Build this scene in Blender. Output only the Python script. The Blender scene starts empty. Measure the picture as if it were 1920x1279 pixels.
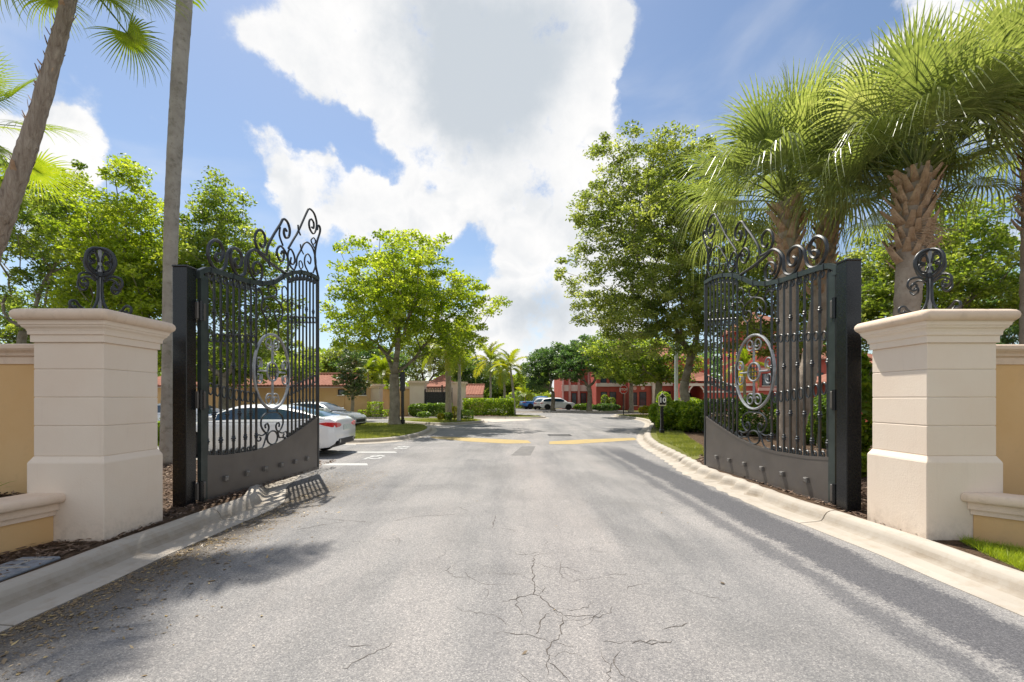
import bpy, bmesh, math, random
import numpy as np
from mathutils import Vector, Matrix, Euler
from mathutils.geometry import tessellate_polygon

S = bpy.context.scene
COL = S.collection
R = random.Random(7)
NR = np.random.default_rng(11)
F = 855.0; CX = 960.0; HY = 748.0; EYE = 1.6
rad = math.radians

# ------------------------------------------------------------------ camera
cam = bpy.data.cameras.new("camera"); camo = bpy.data.objects.new("camera", cam); COL.objects.link(camo)
camo.location = (0, 0, EYE); camo.rotation_euler = (rad(90), 0, 0)
cam.sensor_width = 36; cam.lens = F / 1920 * 36; cam.shift_y = (HY - 639.5) / 1920
cam.clip_start = 0.05; cam.clip_end = 3000
S.camera = camo

# ------------------------------------------------------------------ light
SUN_EL = 63.0; SUN_AZ = (-0.46, 0.89)          # horizontal direction towards the sun
_n = math.hypot(*SUN_AZ); SUN_AZ = (SUN_AZ[0] / _n, SUN_AZ[1] / _n)
sl = bpy.data.lights.new("sun", 'SUN'); slo = bpy.data.objects.new("sun", sl); COL.objects.link(slo)
sl.energy = 2.95; sl.angle = rad(0.55); sl.color = (1, .945, .85)
_d = Vector((-SUN_AZ[0] * math.cos(rad(SUN_EL)), -SUN_AZ[1] * math.cos(rad(SUN_EL)), -math.sin(rad(SUN_EL))))
slo.rotation_euler = _d.to_track_quat('-Z', 'Y').to_euler(); slo.location = (0, 0, 60)
S.view_settings.view_transform = 'Standard'; S.view_settings.look = 'None'
S.view_settings.exposure = 1.30; S.view_settings.gamma = 1; S.view_settings.use_curve_mapping = False
S.render.engine = 'CYCLES'
S.cycles.use_denoising = True
S.cycles.max_bounces = 10; S.cycles.diffuse_bounces = 6; S.cycles.transmission_bounces = 6
S.cycles.transparent_max_bounces = 8; S.cycles.caustics_reflective = False; S.cycles.caustics_refractive = False
S.cycles.sample_clamp_indirect = 6

# ------------------------------------------------------------------ world: sky with clouds
W_ = bpy.data.worlds.new("World"); S.world = W_; W_.use_nodes = True
nt = W_.node_tree; nt.nodes.clear()
def nn(t, **k):
    n = nt.nodes.new(t)
    for a, b in k.items(): setattr(n, a, b)
    return n
def lk(a, b): nt.links.new(a, b)
def mth(op, a, b=None, c=None, clamp=False):
    n = nn('ShaderNodeMath', operation=op); n.use_clamp = clamp
    for i, v in enumerate((a, b, c)):
        if v is None: continue
        if isinstance(v, (int, float)): n.inputs[i].default_value = v
        else: lk(v, n.inputs[i])
    return n.outputs[0]
def vmt(op, a, b=None):
    n = nn('ShaderNodeVectorMath', operation=op)
    for i, v in enumerate((a, b)):
        if v is None: continue
        if isinstance(v, tuple): n.inputs[i].default_value = v
        else: lk(v, n.inputs[i])
    return n
sky = nn('ShaderNodeTexSky', sky_type='NISHITA'); sky.sun_disc = False
sky.sun_elevation = rad(SUN_EL); sky.sun_rotation = math.atan2(SUN_AZ[0], SUN_AZ[1])
sky.air_density = 1.0; sky.dust_density = 0.6; sky.ozone_density = 1.6
tc = nn('ShaderNodeTexCoord')
DIR = tc.outputs['Generated']
n1 = nn('ShaderNodeTexNoise'); n1.inputs['Scale'].default_value = 7; n1.inputs['Detail'].default_value = 8; n1.inputs['Roughness'].default_value = .58
lk(DIR, n1.inputs['Vector'])
w1 = vmt('SUBTRACT', n1.outputs['Color'], (.5, .5, .5)).outputs[0]
ws = nn('ShaderNodeVectorMath', operation='SCALE'); lk(w1, ws.inputs[0]); ws.inputs['Scale'].default_value = .15
wd = vmt('NORMALIZE', vmt('ADD', DIR, ws.outputs[0]).outputs[0]).outputs[0]
def pdir(px, py):
    return Vector(((px - CX) / F, 1, (HY - py) / F)).normalized()
def blobs(vec, lst):
    acc = None
    for px, py, r, w in lst:
        d = pdir(px, py); ang = math.atan(r / F) * (d.y ** 1.2)
        dot = vmt('DOT_PRODUCT', vec, tuple(d)).outputs['Value']
        x = mth('MULTIPLY_ADD', dot, 1 / (ang * ang / 2) , -1 / (ang * ang / 2))   # -(angle/r)^2
        e = mth('POWER', 2.718, x)
        acc = mth('MULTIPLY', e, w) if acc is None else mth('MULTIPLY_ADD', e, w, acc)
    return acc
CL = [(620,10,120,.9),(760,40,150,1.1),(930,40,180,1.1),(1080,10,95,1.0),(540,95,55,.9),(480,60,40,.7),(640,140,70,.9),(720,200,70,.9),(820,180,120,1.1),(960,180,140,1.1),(760,245,55,.7),
      (860,275,80,.9),(950,270,90,.9),(1060,150,70,.8),(1110,165,45,.9),(1140,30,50,.8),(1130,90,35,.6),
      (495,265,38,1.0),(530,300,50,1.0),(580,340,60,1.0),(640,345,70,1.0),(700,360,70,1.0),(760,390,70,1.0),(820,420,60,.9),(660,410,70,.9),(580,390,50,.8),(860,370,45,.7),
      (1000,290,80,1.0),(1090,290,80,1.0),(960,350,70,.9),(1040,380,110,1.1),(1110,400,100,1.1),(990,460,80,1.0),(1080,500,110,1.1),(990,560,90,1.0),(1090,600,110,1.0),(960,640,80,.9),(1040,680,110,.9),
      (1180,310,55,.9),(1200,400,90,.9),(1180,520,90,.9),
      (100,235,45,1.0),(150,280,45,1.0),(120,330,60,1.0),(60,300,70,1.0),(170,320,35,.8),(20,220,50,.7),
      (1740,25,50,1.0),(1800,40,70,1.0),(1880,60,90,1.1),(1610,140,45,.8),(1680,150,70,1.0),(1760,150,90,1.0),(1880,180,100,1.0),(1600,210,45,.7),(1900,460,60,.7),(1760,480,60,.5),
      (860,690,90,.7),(720,640,80,.5),(640,540,40,.4),(790,470,35,.5),(900,610,50,.6),
      (590,215,60,-1.4),(670,270,45,-1.4),(735,308,32,-1.3),(800,345,24,-.8),(500,170,50,-.7),(1190,140,60,-.9),(1110,105,22,-.5),(890,480,45,-.9),(860,440,25,-.5),(920,540,35,-.6),(640,470,50,-.7),(730,465,40,-.5),(470,390,60,-.7),(1300,200,150,-.6),(400,220,80,-.5)]
Ff = blobs(wd, CL)
n2 = nn('ShaderNodeTexNoise'); n2.inputs['Scale'].default_value = 8; n2.inputs['Detail'].default_value = 9; n2.inputs['Roughness'].default_value = .66
lk(DIR, n2.inputs['Vector'])
fb = mth('MULTIPLY_ADD', n2.outputs['Fac'], 3.4, -1.70)
# unseen cumulus on the rest of the dome, coverage raised to fill shaded fronts
n3 = nn('ShaderNodeTexNoise'); n3.inputs['Scale'].default_value = 2.2; n3.inputs['Detail'].default_value = 5
lk(DIR, n3.inputs['Vector'])
front = blobs(DIR, [(960, 300, 1150, 1.0)])
gen = mth('MULTIPLY', mth('MULTIPLY_ADD', n3.outputs['Fac'], 4.5, -1.65, clamp=True), mth('SUBTRACT', 1, mth('MULTIPLY', front, 1.6, clamp=True)))
Ft = mth('ADD', mth('ADD', mth('MINIMUM', Ff, 1.2), mth('MULTIPLY', gen, 1.15)), fb)
def sstep(x, a, b):
    n = nn('ShaderNodeMapRange', interpolation_type='SMOOTHSTEP'); lk(x, n.inputs[0])
    n.inputs[1].default_value = a; n.inputs[2].default_value = b
    return n.outputs[0]
mask = sstep(Ft, .34, 1.08)
thin = mth('MULTIPLY', sstep(Ft, .2, .8), .35)
n4 = nn('ShaderNodeTexNoise'); n4.inputs['Scale'].default_value = 3.0; n4.inputs['Detail'].default_value = 6; n4.inputs['Distortion'].default_value = .4
lk(vmt('MULTIPLY', DIR, (1, 1, 2.2)).outputs[0], n4.inputs['Vector'])
cir = mth('MULTIPLY', sstep(n4.outputs['Fac'], .45, .75), .30)
mask = mth('MAXIMUM', mask, mth('MAXIMUM', thin, cir))
GR_ = [(790,60,110,.7),(900,80,140,.9),(1000,90,100,.8),(860,180,110,.9),(960,190,110,.8),(880,250,70,.4),(1060,30,70,.5),(1005,385,45,.6),(1085,420,60,.5),(1010,575,45,1.1),(1070,588,50,.9),(960,590,40,.6),(625,372,35,.6),(690,380,40,.3),(1000,640,60,.5)]
gf = mth('ADD', mth('ADD', blobs(wd, GR_), mth('MULTIPLY', fb, .55)), mth('MULTIPLY_ADD', n1.outputs['Fac'], 1.3, -.52))
n5 = nn('ShaderNodeTexNoise'); n5.inputs['Scale'].default_value = 11; n5.inputs['Detail'].default_value = 7; n5.inputs['Distortion'].default_value = .6
lk(DIR, n5.inputs['Vector'])
gray = mth('MAXIMUM', sstep(gf, -.2, 2.0), mth('MULTIPLY', sstep(n5.outputs['Fac'], .40, .72), .5))
cc = nn('ShaderNodeMix', data_type='RGBA'); lk(gray, cc.inputs[0])
CLW = 4.95
cc.inputs[6].default_value = (CLW, CLW * .99, CLW * .98, 1); cc.inputs[7].default_value = (CLW * .60, CLW * .65, CLW * .705, 1)
sc_ = nn('ShaderNodeVectorMath', operation='MULTIPLY'); lk(sky.outputs[0], sc_.inputs[0]); sc_.inputs[1].default_value = (.70, .70, .69)
mx = nn('ShaderNodeMix', data_type='RGBA'); lk(mask, mx.inputs[0]); lk(sc_.outputs[0], mx.inputs[6]); lk(cc.outputs[2], mx.inputs[7])
bg = nn('ShaderNodeBackground'); bg.inputs[1].default_value = 0.085; lk(mx.outputs[2], bg.inputs[0])
ow = nn('ShaderNodeOutputWorld'); lk(bg.outputs[0], ow.inputs[0])

# ------------------------------------------------------------------ helpers
def GRD(px, py, z=0.0):
    Y = F * (EYE - z) / (py - HY); return ((px - CX) / F * Y, Y)
def P(px, py, Y): return ((px - CX) / F * Y, Y, EYE + (HY - py) / F * Y)
WL = {}
def empty(name, loc, rz=0.0, label=None, cat=None, group=None, kind=None):
    o = bpy.data.objects.new(name, None); COL.objects.link(o); o.location = loc; o.rotation_euler = (0, 0, rz)
    o.empty_display_size = .2
    WL[o.name] = Vector(loc); tag(o, label, cat, group, kind); return o
def tag(o, label=None, cat=None, group=None, kind=None):
    if label: o['label'] = label
    if cat: o['category'] = cat
    if group: o['group'] = group
    if kind: o['kind'] = kind
    return o
class MB:
    def __init__(s): s.v = []; s.f = []
    def add(s, vs, fs):
        b = len(s.v); s.v.extend(vs); s.f.extend([tuple(i + b for i in f) for f in fs]); return s
    def box(s, x0, x1, y0, y1, z0, z1, bev=0.0):
        if bev <= 0:
            return s.add([(x0,y0,z0),(x1,y0,z0),(x1,y1,z0),(x0,y1,z0),(x0,y0,z1),(x1,y0,z1),(x1,y1,z1),(x0,y1,z1)],
                         [(3,2,1,0),(4,5,6,7),(0,1,5,4),(1,2,6,5),(2,3,7,6),(3,0,4,7)])
        b = bev; L = []
        for (z, i) in ((z0, b), (z0 + b, 0), (z1 - b, 0), (z1, b)):
            L.append([(x0+i+(b if not i else 0),y0+i,z),(x1-i-(b if not i else 0),y0+i,z),(x1-i,y0+i+(b if not i else 0),z),(x1-i,y1-i-(b if not i else 0),z),
                      (x1-i-(b if not i else 0),y1-i,z),(x0+i+(b if not i else 0),y1-i,z),(x0+i,y1-i-(b if not i else 0),z),(x0+i,y0+i+(b if not i else 0),z)])
        return s.rings(L, caps=True)
    def rings(s, L, caps=True, closed=False):
        n = len(L[0]); vs = [p for r in L for p in r]; fs = []
        for a in range(len(L) - 1):
            for i in range(n):
                j = (i + 1) % n; fs.append((a*n+i, a*n+j, (a+1)*n+j, (a+1)*n+i))
        if closed:
            a = len(L) - 1
            for i in range(n):
                j = (i + 1) % n; fs.append((a*n+i, a*n+j, j, i))
        elif caps:
            fs.append(tuple(reversed(range(n)))); fs.append(tuple(range((len(L)-1)*n, len(L)*n)))
        return s.add(vs, fs)
    def tube(s, pts, r, n=6, closed=False, flat=1.0, up=None):
        pts = [Vector(p) for p in pts]; L = []
        if len(pts) < 2: return s
        rr = r if isinstance(r, (list, tuple)) else [r] * len(pts)
        pn = None
        for i, p in enumerate(pts):
            if closed: t = pts[(i+1) % len(pts)] - pts[i-1]
            else: t = pts[min(i+1, len(pts)-1)] - pts[max(i-1, 0)]
            if t.length < 1e-9: t = Vector((0, 0, 1))
            t.normalize()
            if up is not None: a = Vector(up)
            elif pn is None: a = Vector((0, 0, 1)) if abs(t.z) < .9 else Vector((1, 0, 0))
            else: a = pn
            a = a - t * a.dot(t)
            if a.length < 1e-6: a = t.orthogonal()
            a.normalize(); pn = a; b = t.cross(a)
            off = math.pi / n if n == 4 else 0
            L.append([tuple(p + (a * math.cos(k * 2 * math.pi / n + off) * flat + b * math.sin(k * 2 * math.pi / n + off)) * rr[i]) for k in range(n)])
        return s.rings(L, caps=not closed, closed=closed)
    def lathe(s, prof, c, n=16, axis='z'):
        L = []
        for r, h in prof:
            ring = []
            for k in range(n):
                a = 2 * math.pi * k / n; x, y = r * math.cos(a), r * math.sin(a)
                ring.append((c[0]+x, c[1]+y, c[2]+h) if axis == 'z' else ((c[0]+x, c[1]+h, c[2]+y) if axis == 'y' else (c[0]+h, c[1]+x, c[2]+y)))
            L.append(ring)
        return s.rings(L)
    def prism(s, poly, z0, z1):
        n = len(poly); vs = [(x, y, z0) for x, y in poly] + [(x, y, z1) for x, y in poly]
        tri = tessellate_polygon([[Vector((x, y, 0)) for x, y in poly]])
        fs = [tuple(i + n for i in t) for t in tri] + [tuple(reversed(t)) for t in tri]
        fs += [(i, (i+1) % n, n + (i+1) % n, n + i) for i in range(n)]
        return s.add(vs, fs)
    def build(s, name, mat, parent=None, world=True, origin=None, smooth=False, fix=True, angle=None):
        me = bpy.data.meshes.new(name)
        off = Vector((0, 0, 0))
        if parent is not None and world: off = WL[parent.name]
        elif origin is not None: off = Vector(origin)
        me.from_pydata([(x - off.x, y - off.y, z - off.z) for x, y, z in s.v], [], s.f); me.update()
        if fix:
            bm = bmesh.new(); bm.from_mesh(me); bmesh.ops.recalc_face_normals(bm, faces=bm.faces); bm.to_mesh(me); bm.free()
        if smooth:
            me.polygons.foreach_set('use_smooth', [True] * len(me.polygons))
            if angle: 
                try: me.set_sharp_from_angle(angle=rad(angle))
                except Exception: pass
        return link(name, me, mat, parent, origin)
def link(name, me, mat, parent=None, loc=None):
    o = bpy.data.objects.new(name, me); COL.objects.link(o)
    if mat is not None and not me.materials: me.materials.append(mat)
    if parent is not None: o.parent = parent; WL[o.name] = WL[parent.name]
    else: WL[o.name] = Vector(loc) if loc is not None else Vector((0, 0, 0))
    if loc is not None: o.location = loc
    return o
def npmesh(name, v, f, tint=None):
    me = bpy.data.meshes.new(name); k = f.shape[1]
    me.vertices.add(len(v)); me.vertices.foreach_set('co', np.ascontiguousarray(v, dtype=np.float32).ravel())
    me.loops.add(f.size); me.loops.foreach_set('vertex_index', np.ascontiguousarray(f, dtype=np.int32).ravel())
    me.polygons.add(len(f)); me.polygons.foreach_set('loop_start', np.arange(0, f.size, k, dtype=np.int32))
    try: me.polygons.foreach_set('loop_total', np.full(len(f), k, dtype=np.int32))
    except Exception: pass
    if tint is not None:
        a = me.attributes.new('tint', 'FLOAT', 'FACE'); a.data.foreach_set('value', np.ascontiguousarray(tint, dtype=np.float32))
    me.update(calc_edges=True); return me
def spline(pts, n=6, closed=False):
    P_ = [np.array(p, float) for p in pts]; out = []; m = len(P_)
    rng = range(m) if closed else range(m - 1)
    for i in rng:
        p0 = P_[(i-1) % m] if closed or i > 0 else 2*P_[0]-P_[1]
        p1 = P_[i]; p2 = P_[(i+1) % m]
        p3 = P_[(i+2) % m] if closed or i + 2 < m else 2*P_[-1]-P_[-2]
        for k in range(n):
            t = k / n
            out.append(.5*((2*p1)+(-p0+p2)*t+(2*p0-5*p1+4*p2-p3)*t*t+(-p0+3*p1-3*p2+p3)*t**3))
    if not closed: out.append(P_[-1])
    return [tuple(p) for p in out]
def interp(x, xs, ys): return float(np.interp(x, xs, ys))

# ------------------------------------------------------------------ materials
def material(name):
    m = bpy.data.materials.new(name); m.use_nodes = True; t = m.node_tree
    return m, t, t.nodes['Principled BSDF']
def _noise(t, scale, detail=6, rough=.6, vec=None, dist=0):
    n = t.nodes.new('ShaderNodeTexNoise'); n.inputs['Scale'].default_value = scale; n.inputs['Detail'].default_value = detail
    n.inputs['Roughness'].default_value = rough; n.inputs['Distortion'].default_value = dist
    if vec is not None: t.links.new(vec, n.inputs['Vector'])
    return n
def _ramp(t, fac, stops):
    r = t.nodes.new('ShaderNodeValToRGB'); t.links.new(fac, r.inputs[0]); e = r.color_ramp.elements
    while len(e) < len(stops): e.new(.5)
    for i, (p, c) in enumerate(stops):
        e[i].position = p; e[i].color = (*c, 1) if len(c) == 3 else c
    return r.outputs[0]
def _mix(t, fac, a, b, mode='MIX'):
    n = t.nodes.new('ShaderNodeMix'); n.data_type = 'RGBA'; n.blend_type = mode
    for i, v in ((0, fac), (6, a), (7, b)):
        if isinstance(v, (int, float)): n.inputs[i].default_value = v
        elif isinstance(v, tuple): n.inputs[i].default_value = (*v, 1) if len(v) == 3 else v
        else: t.links.new(v, n.inputs[i])
    return n.outputs[2]
def _m(t, op, a, b=None, c=None, clamp=False):
    n = t.nodes.new('ShaderNodeMath'); n.operation = op; n.use_clamp = clamp
    for i, v in enumerate((a, b, c)):
        if v is None: continue
        if isinstance(v, (int, float)): n.inputs[i].default_value = v
        else: t.links.new(v, n.inputs[i])
    return n.outputs[0]
def _bump(t, b, h, strength=.3, dist=.01):
    n = t.nodes.new('ShaderNodeBump'); n.inputs['Strength'].default_value = strength; n.inputs['Distance'].default_value = dist
    t.links.new(h, n.inputs['Height']); t.links.new(n.outputs[0], b.inputs['Normal'])
def _pos(t):
    return t.nodes.new('ShaderNodeNewGeometry').outputs['Position']
def surf(name, c1, c2, scale=3, rough=.7, bump=.2, bscale=60, spec=.3, metal=0, c3=None, s3=18, bd=.006):
    m, t, b = material(name); p = _pos(t)
    n = _noise(t, scale, 6, .6, p); col = _ramp(t, n.outputs['Fac'], [(.32, c1), (.68, c2)])
    if c3:
        q = _noise(t, s3, 5, .7, p); col = _mix(t, _m(t, 'MULTIPLY_ADD', q.outputs['Fac'], 3, -1.55, True), col, c3)
    t.links.new(col, b.inputs['Base Color'])
    q = _noise(t, bscale, 6, .65, p)
    b.inputs['Roughness'].default_value = rough; b.inputs['Metallic'].default_value = metal; b.inputs['Specular IOR Level'].default_value = spec
    rr = t.nodes.new('ShaderNodeMapRange'); t.links.new(q.outputs['Fac'], rr.inputs[0]); rr.inputs[3].default_value = max(rough-.12, 0.02); rr.inputs[4].default_value = min(rough+.12, 1)
    t.links.new(rr.outputs[0], b.inputs['Roughness'])
    if bump: _bump(t, b, q.outputs['Fac'], bump, bd)
    return m
def leafmat(name, dark, mid, light, trans, tw=.45, rough=.42, attr=True):
    m, t, b = material(name)
    if attr:
        a = t.nodes.new('ShaderNodeAttribute'); a.attribute_name = 'tint'; fac = a.outputs['Fac']
    else:
        fac = t.nodes.new('ShaderNodeObjectInfo').outputs['Random']
        g = _noise(t, 11, 4, .6, t.nodes.new('ShaderNodeTexCoord').outputs['Object'])
        fac = _m(t, 'ADD', _m(t, 'MULTIPLY', fac, .55), _m(t, 'MULTIPLY_ADD', g.outputs['Fac'], 1.5, -.52))
    col = _ramp(t, fac, [(0, dark), (.5, mid), (1, light)])
    t.links.new(col, b.inputs['Base Color']); b.inputs['Roughness'].default_value = rough; b.inputs['Specular IOR Level'].default_value = .5
    tr = t.nodes.new('ShaderNodeBsdfTranslucent'); tcn = _mix(t, 1.0, col, trans, 'MULTIPLY'); 
    sc = t.nodes.new('ShaderNodeVectorMath'); sc.operation = 'SCALE'; t.links.new(tcn, sc.inputs[0]); sc.inputs['Scale'].default_value = 1.0
    t.links.new(sc.outputs[0], tr.inputs['Color'])
    ms = t.nodes.new('ShaderNodeMixShader'); ms.inputs[0].default_value = tw
    t.links.new(b.outputs[0], ms.inputs[1]); t.links.new(tr.outputs[0], ms.inputs[2])
    t.links.new(ms.outputs[0], t.nodes['Material Output'].inputs['Surface']); return m

M = {}
M['black_metal'] = surf('black_metal', (.005,.006,.008), (.008,.009,.011), 5, .27, .05, 120, .5)
M['boss_metal'] = surf('boss_metal', (.13,.12,.11), (.24,.225,.21), 14, .4, .1, 60, .4, .2)
M['iron'] = surf('iron', (.014,.017,.020), (.030,.035,.039), 9, .40, .2, 90, .55)
M['rail_metal'] = surf('rail_metal', (.022,.032,.030), (.045,.058,.054), 5, .36, .2, 90, .5)
M['silver_paint'] = surf('silver_paint', (.20,.21,.22), (.36,.37,.38), 12, .38, .2, 80, .5, .25)
M['gate_panel'] = surf('gate_panel', (.098,.086,.077), (.14,.123,.11), 1.6, .36, .06, 60, .5, .15, (.11,.105,.11), 5)
M['cream'] = surf('cream', (.73,.575,.445), (.79,.635,.50), 1.6, .85, .25, 55, .2, 0, (.66,.51,.40), 7)
def cream(name, a, b_, dirt):
    m, t, b = material(name); p = _pos(t); n = _noise(t, 1.6, 6, .6, p); col = _ramp(t, n.outputs['Fac'], [(.3, a), (.7, b_)])
    sv = t.nodes.new('ShaderNodeVectorMath'); sv.operation = 'MULTIPLY'; t.links.new(p, sv.inputs[0]); sv.inputs[1].default_value = (9, 9, .7)
    st_ = _noise(t, 1.0, 6, .7, sv.outputs[0]); col = _mix(t, _m(t, 'MULTIPLY_ADD', st_.outputs['Fac'], 2.2, -1.25, True), col, tuple(x*.86 for x in a))
    sx = t.nodes.new('ShaderNodeSeparateXYZ'); t.links.new(p, sx.inputs[0]); q = _noise(t, 9, 6, .75, p)
    lo = _m(t, 'MULTIPLY', _m(t, 'SUBTRACT', .42, sx.outputs[2]), 2.6, clamp=True); col = _mix(t, _m(t, 'MULTIPLY', lo, _m(t, 'MULTIPLY_ADD', q.outputs['Fac'], 3.0, -1.3, True)), col, dirt)
    sp = _noise(t, 42, 3, .8, p); col = _mix(t, _m(t, 'MULTIPLY_ADD', sp.outputs['Fac'], 9, -6.3, True), col, tuple(x*.55 for x in a))
    t.links.new(col, b.inputs['Base Color']); b.inputs['Roughness'].default_value = .85; b.inputs['Specular IOR Level'].default_value = .2
    f = _noise(t, 55, 6, .65, p); _bump(t, b, f.outputs['Fac'], .35, .006); return m
M['cream'] = cream('cream', (.77,.64,.52), (.80,.69,.575), (.40,.32,.25))
M['cream_cap'] = surf('cream_cap', (.70,.55,.425), (.77,.62,.49), 2.2, .85, .35, 60, .2, 0, (.56,.44,.33), 9)
M['ochre'] = surf('ochre', (.66,.42,.195), (.71,.475,.24), 1.5, .88, .3, 70, .2, 0, (.61,.40,.20), 6)
M['kerb'] = surf('kerb', (.34,.30,.245), (.50,.45,.38), 1.2, .9, .45, 45, .2, 0, (.26,.205,.15), 5)
M['mulch'] = surf('mulch', (.045,.028,.018), (.13,.085,.055), 14, .95, .9, 60, .1, 0, (.2,.15,.10), 30, .03)
M['soil'] = surf('soil', (.05,.04,.025), (.1,.085,.05), 2, .95, .6, 30, .1)
M['lawn'] = surf('lawn', (.11,.12,.03), (.20,.20,.06), 1.3, .95, .8, 120, .1, 0, (.17,.17,.05), 3, .03)
M['concrete'] = surf('concrete', (.40,.36,.31), (.50,.46,.40), 1.5, .9, .3, 60, .2)
M['white_line'] = surf('white_line', (.37,.37,.36), (.48,.48,.47), 12, .8, .3, 90, .2, 0, (.25,.245,.24), 7)
M['yellow_line'] = surf('yellow_line', (.35,.26,.11), (.42,.32,.15), 3, .8, .3, 90, .2, 0, (.24,.22,.19), 6)
M['patch'] = surf('patch', (.14,.135,.13), (.2,.19,.185), 4, .9, .6, 120, .2)
M['crack'] = surf('crack', (.075,.065,.058), (.12,.105,.095), 9, .95, .2, 90, .1)
M['bark_oak'] = surf('bark_oak', (.17,.145,.105), (.35,.305,.235), 3, .95, .9, 22, .1, 0, (.38,.37,.30), 8, .04)
M['palm_trunk'] = surf('palm_trunk', (.29,.265,.23), (.46,.43,.38), 2.2, .95, .7, 30, .1, 0, (.13,.13,.09), 9, .02)
M['palm_brown'] = surf('palm_brown', (.26,.21,.17), (.46,.385,.31), 6, .95, .9, 40, .1, 0, (.09,.06,.04), 20, .03)
M['boot'] = surf('boot', (.34,.22,.135), (.56,.41,.29), 7, .9, .7, 50, .1, 0, (.18,.10,.06), 16, .02)
M['sabal_trunk'] = surf('sabal_trunk', (.29,.23,.18), (.47,.395,.325), 2.6, .95, .8, 30, .1, 0, (.19,.145,.11), 10, .02)
M['petiole'] = surf('petiole', (.15,.19,.03), (.25,.27,.06), 5, .6, .1, 50, .3)
M['red_wall'] = surf('red_wall', (.42,.09,.065), (.49,.12,.09), 1, .85, .2, 30, .2)
M['pink_trim'] = surf('pink_trim', (.62,.36,.30), (.70,.42,.36), 1, .85, .2, 30, .2)
M['trim'] = surf('trim', (.72,.63,.54), (.79,.70,.61), 1, .85, .2, 30, .2)
M['roof_tile'] = surf('roof_tile', (.22,.085,.055), (.32,.14,.095), 2.5, .85, .5, 20, .2, 0, (.17,.07,.05), 6)
M['window_glass'] = surf('window_glass', (.03,.045,.06), (.07,.10,.12), .7, .08, 0, 30, .7)
M['dark_frame'] = surf('dark_frame', (.02,.02,.02), (.03,.03,.03), 2, .5, 0, 30, .4)
M['dark_in'] = surf('dark_in', (.012,.010,.010), (.02,.016,.015), 2, .9, 0, 30, .1)
M['tyre'] = surf('tyre', (.012,.012,.013), (.02,.02,.02), 8, .8, .3, 60, .3)
M['alloy'] = surf('alloy', (.42,.43,.44), (.5,.51,.52), 4, .25, 0, 30, .5, .9)
M['pole_white'] = surf('pole_white', (.55,.60,.60), (.66,.70,.70), 2, .4, .05, 30, .4)
M['stop_red'] = surf('stop_red', (.52,.03,.02), (.6,.045,.03), 2, .45, 0, 30, .4)
M['white'] = surf('white', (.74,.74,.72), (.8,.8,.78), 2, .5, 0, 30, .4)
M['cream_sign'] = surf('cream_sign', (.62,.56,.40), (.7,.64,.46), 2, .5, 0, 30, .4)
M['plate'] = surf('plate', (.45,.52,.48), (.6,.64,.6), 20, .5, 0, 30, .4)
M['lidgrey'] = surf('lidgrey', (.15,.165,.19), (.24,.26,.29), 5, .6, .4, 60, .3, 0, (.34,.35,.36), 22)
def fibre():
    m, t, b = material('palm_brown'); p = _pos(t); sv = t.nodes.new('ShaderNodeVectorMath'); sv.operation = 'MULTIPLY'; t.links.new(p, sv.inputs[0]); sv.inputs[1].default_value = (20, 20, 2.6)
    n = _noise(t, 1.0, 7, .7, sv.outputs[0], .8); col = _ramp(t, n.outputs['Fac'], [(.30, (.12,.09,.07)), (.40, (.32,.26,.21)), (.6, (.47,.40,.33)), (.75, (.60,.53,.45))])
    t.links.new(col, b.inputs['Base Color']); b.inputs['Roughness'].default_value = .95; b.inputs['Specular IOR Level'].default_value = .1; _bump(t, b, n.outputs['Fac'], 1.0, .05); return m
M['palm_brown'] = fibre()
def kerbmat():
    m, t, b = material('kerb'); p = _pos(t); n = _noise(t, 1.3, 6, .6, p); col = _ramp(t, n.outputs['Fac'], [(.3, (.36,.322,.275)), (.7, (.47,.43,.372))])
    q = _noise(t, 6, 6, .7, p); col = _mix(t, _m(t, 'MULTIPLY_ADD', q.outputs['Fac'], 2.4, -1.2, True), col, (.30,.235,.165))
    a = t.nodes.new('ShaderNodeAttribute'); a.attribute_name = 'tint'; q2 = _noise(t, 2.6, 5, .7, p)
    col = _mix(t, _m(t, 'MULTIPLY', a.outputs['Fac'], _m(t, 'MULTIPLY_ADD', q2.outputs['Fac'], 1.8, -.35, True)), col, (.19,.15,.105))
    t.links.new(col, b.inputs['Base Color']); b.inputs['Roughness'].default_value = .9; f = _noise(t, 70, 5, .7, p); _bump(t, b, f.outputs['Fac'], .4, .004); return m
M['kerb'] = kerbmat()
def carpaint(name, c, rough=.22):
    m, t, b = material(name); b.inputs['Base Color'].default_value = (*c, 1); b.inputs['Roughness'].default_value = .4
    b.inputs['Coat Weight'].default_value = 1; b.inputs['Coat Roughness'].default_value = .04
    p = _pos(t); n = _noise(t, 1.5, 5, .6, p)
    t.links.new(_ramp(t, n.outputs['Fac'], [(.3, tuple(x*.93 for x in c)), (.7, c)]), b.inputs['Base Color']); return m
M['paint_white'] = carpaint('paint_white', (.78,.79,.80)); M['paint_silver'] = carpaint('paint_silver', (.50,.52,.51)); M['paint_blue'] = carpaint('paint_blue', (.01,.13,.42))
M['car_glass'] = surf('car_glass', (.016,.045,.085), (.03,.075,.12), 1, .05, 0, 30, .8)
M['lamp_red'] = carpaint('lamp_red', (.55,.008,.012))
M['lamp_clear'] = carpaint('lamp_clear', (.5,.52,.55))
M['car_black'] = surf('car_black', (.02,.02,.022), (.03,.03,.032), 3, .5, 0, 30, .4)

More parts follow.
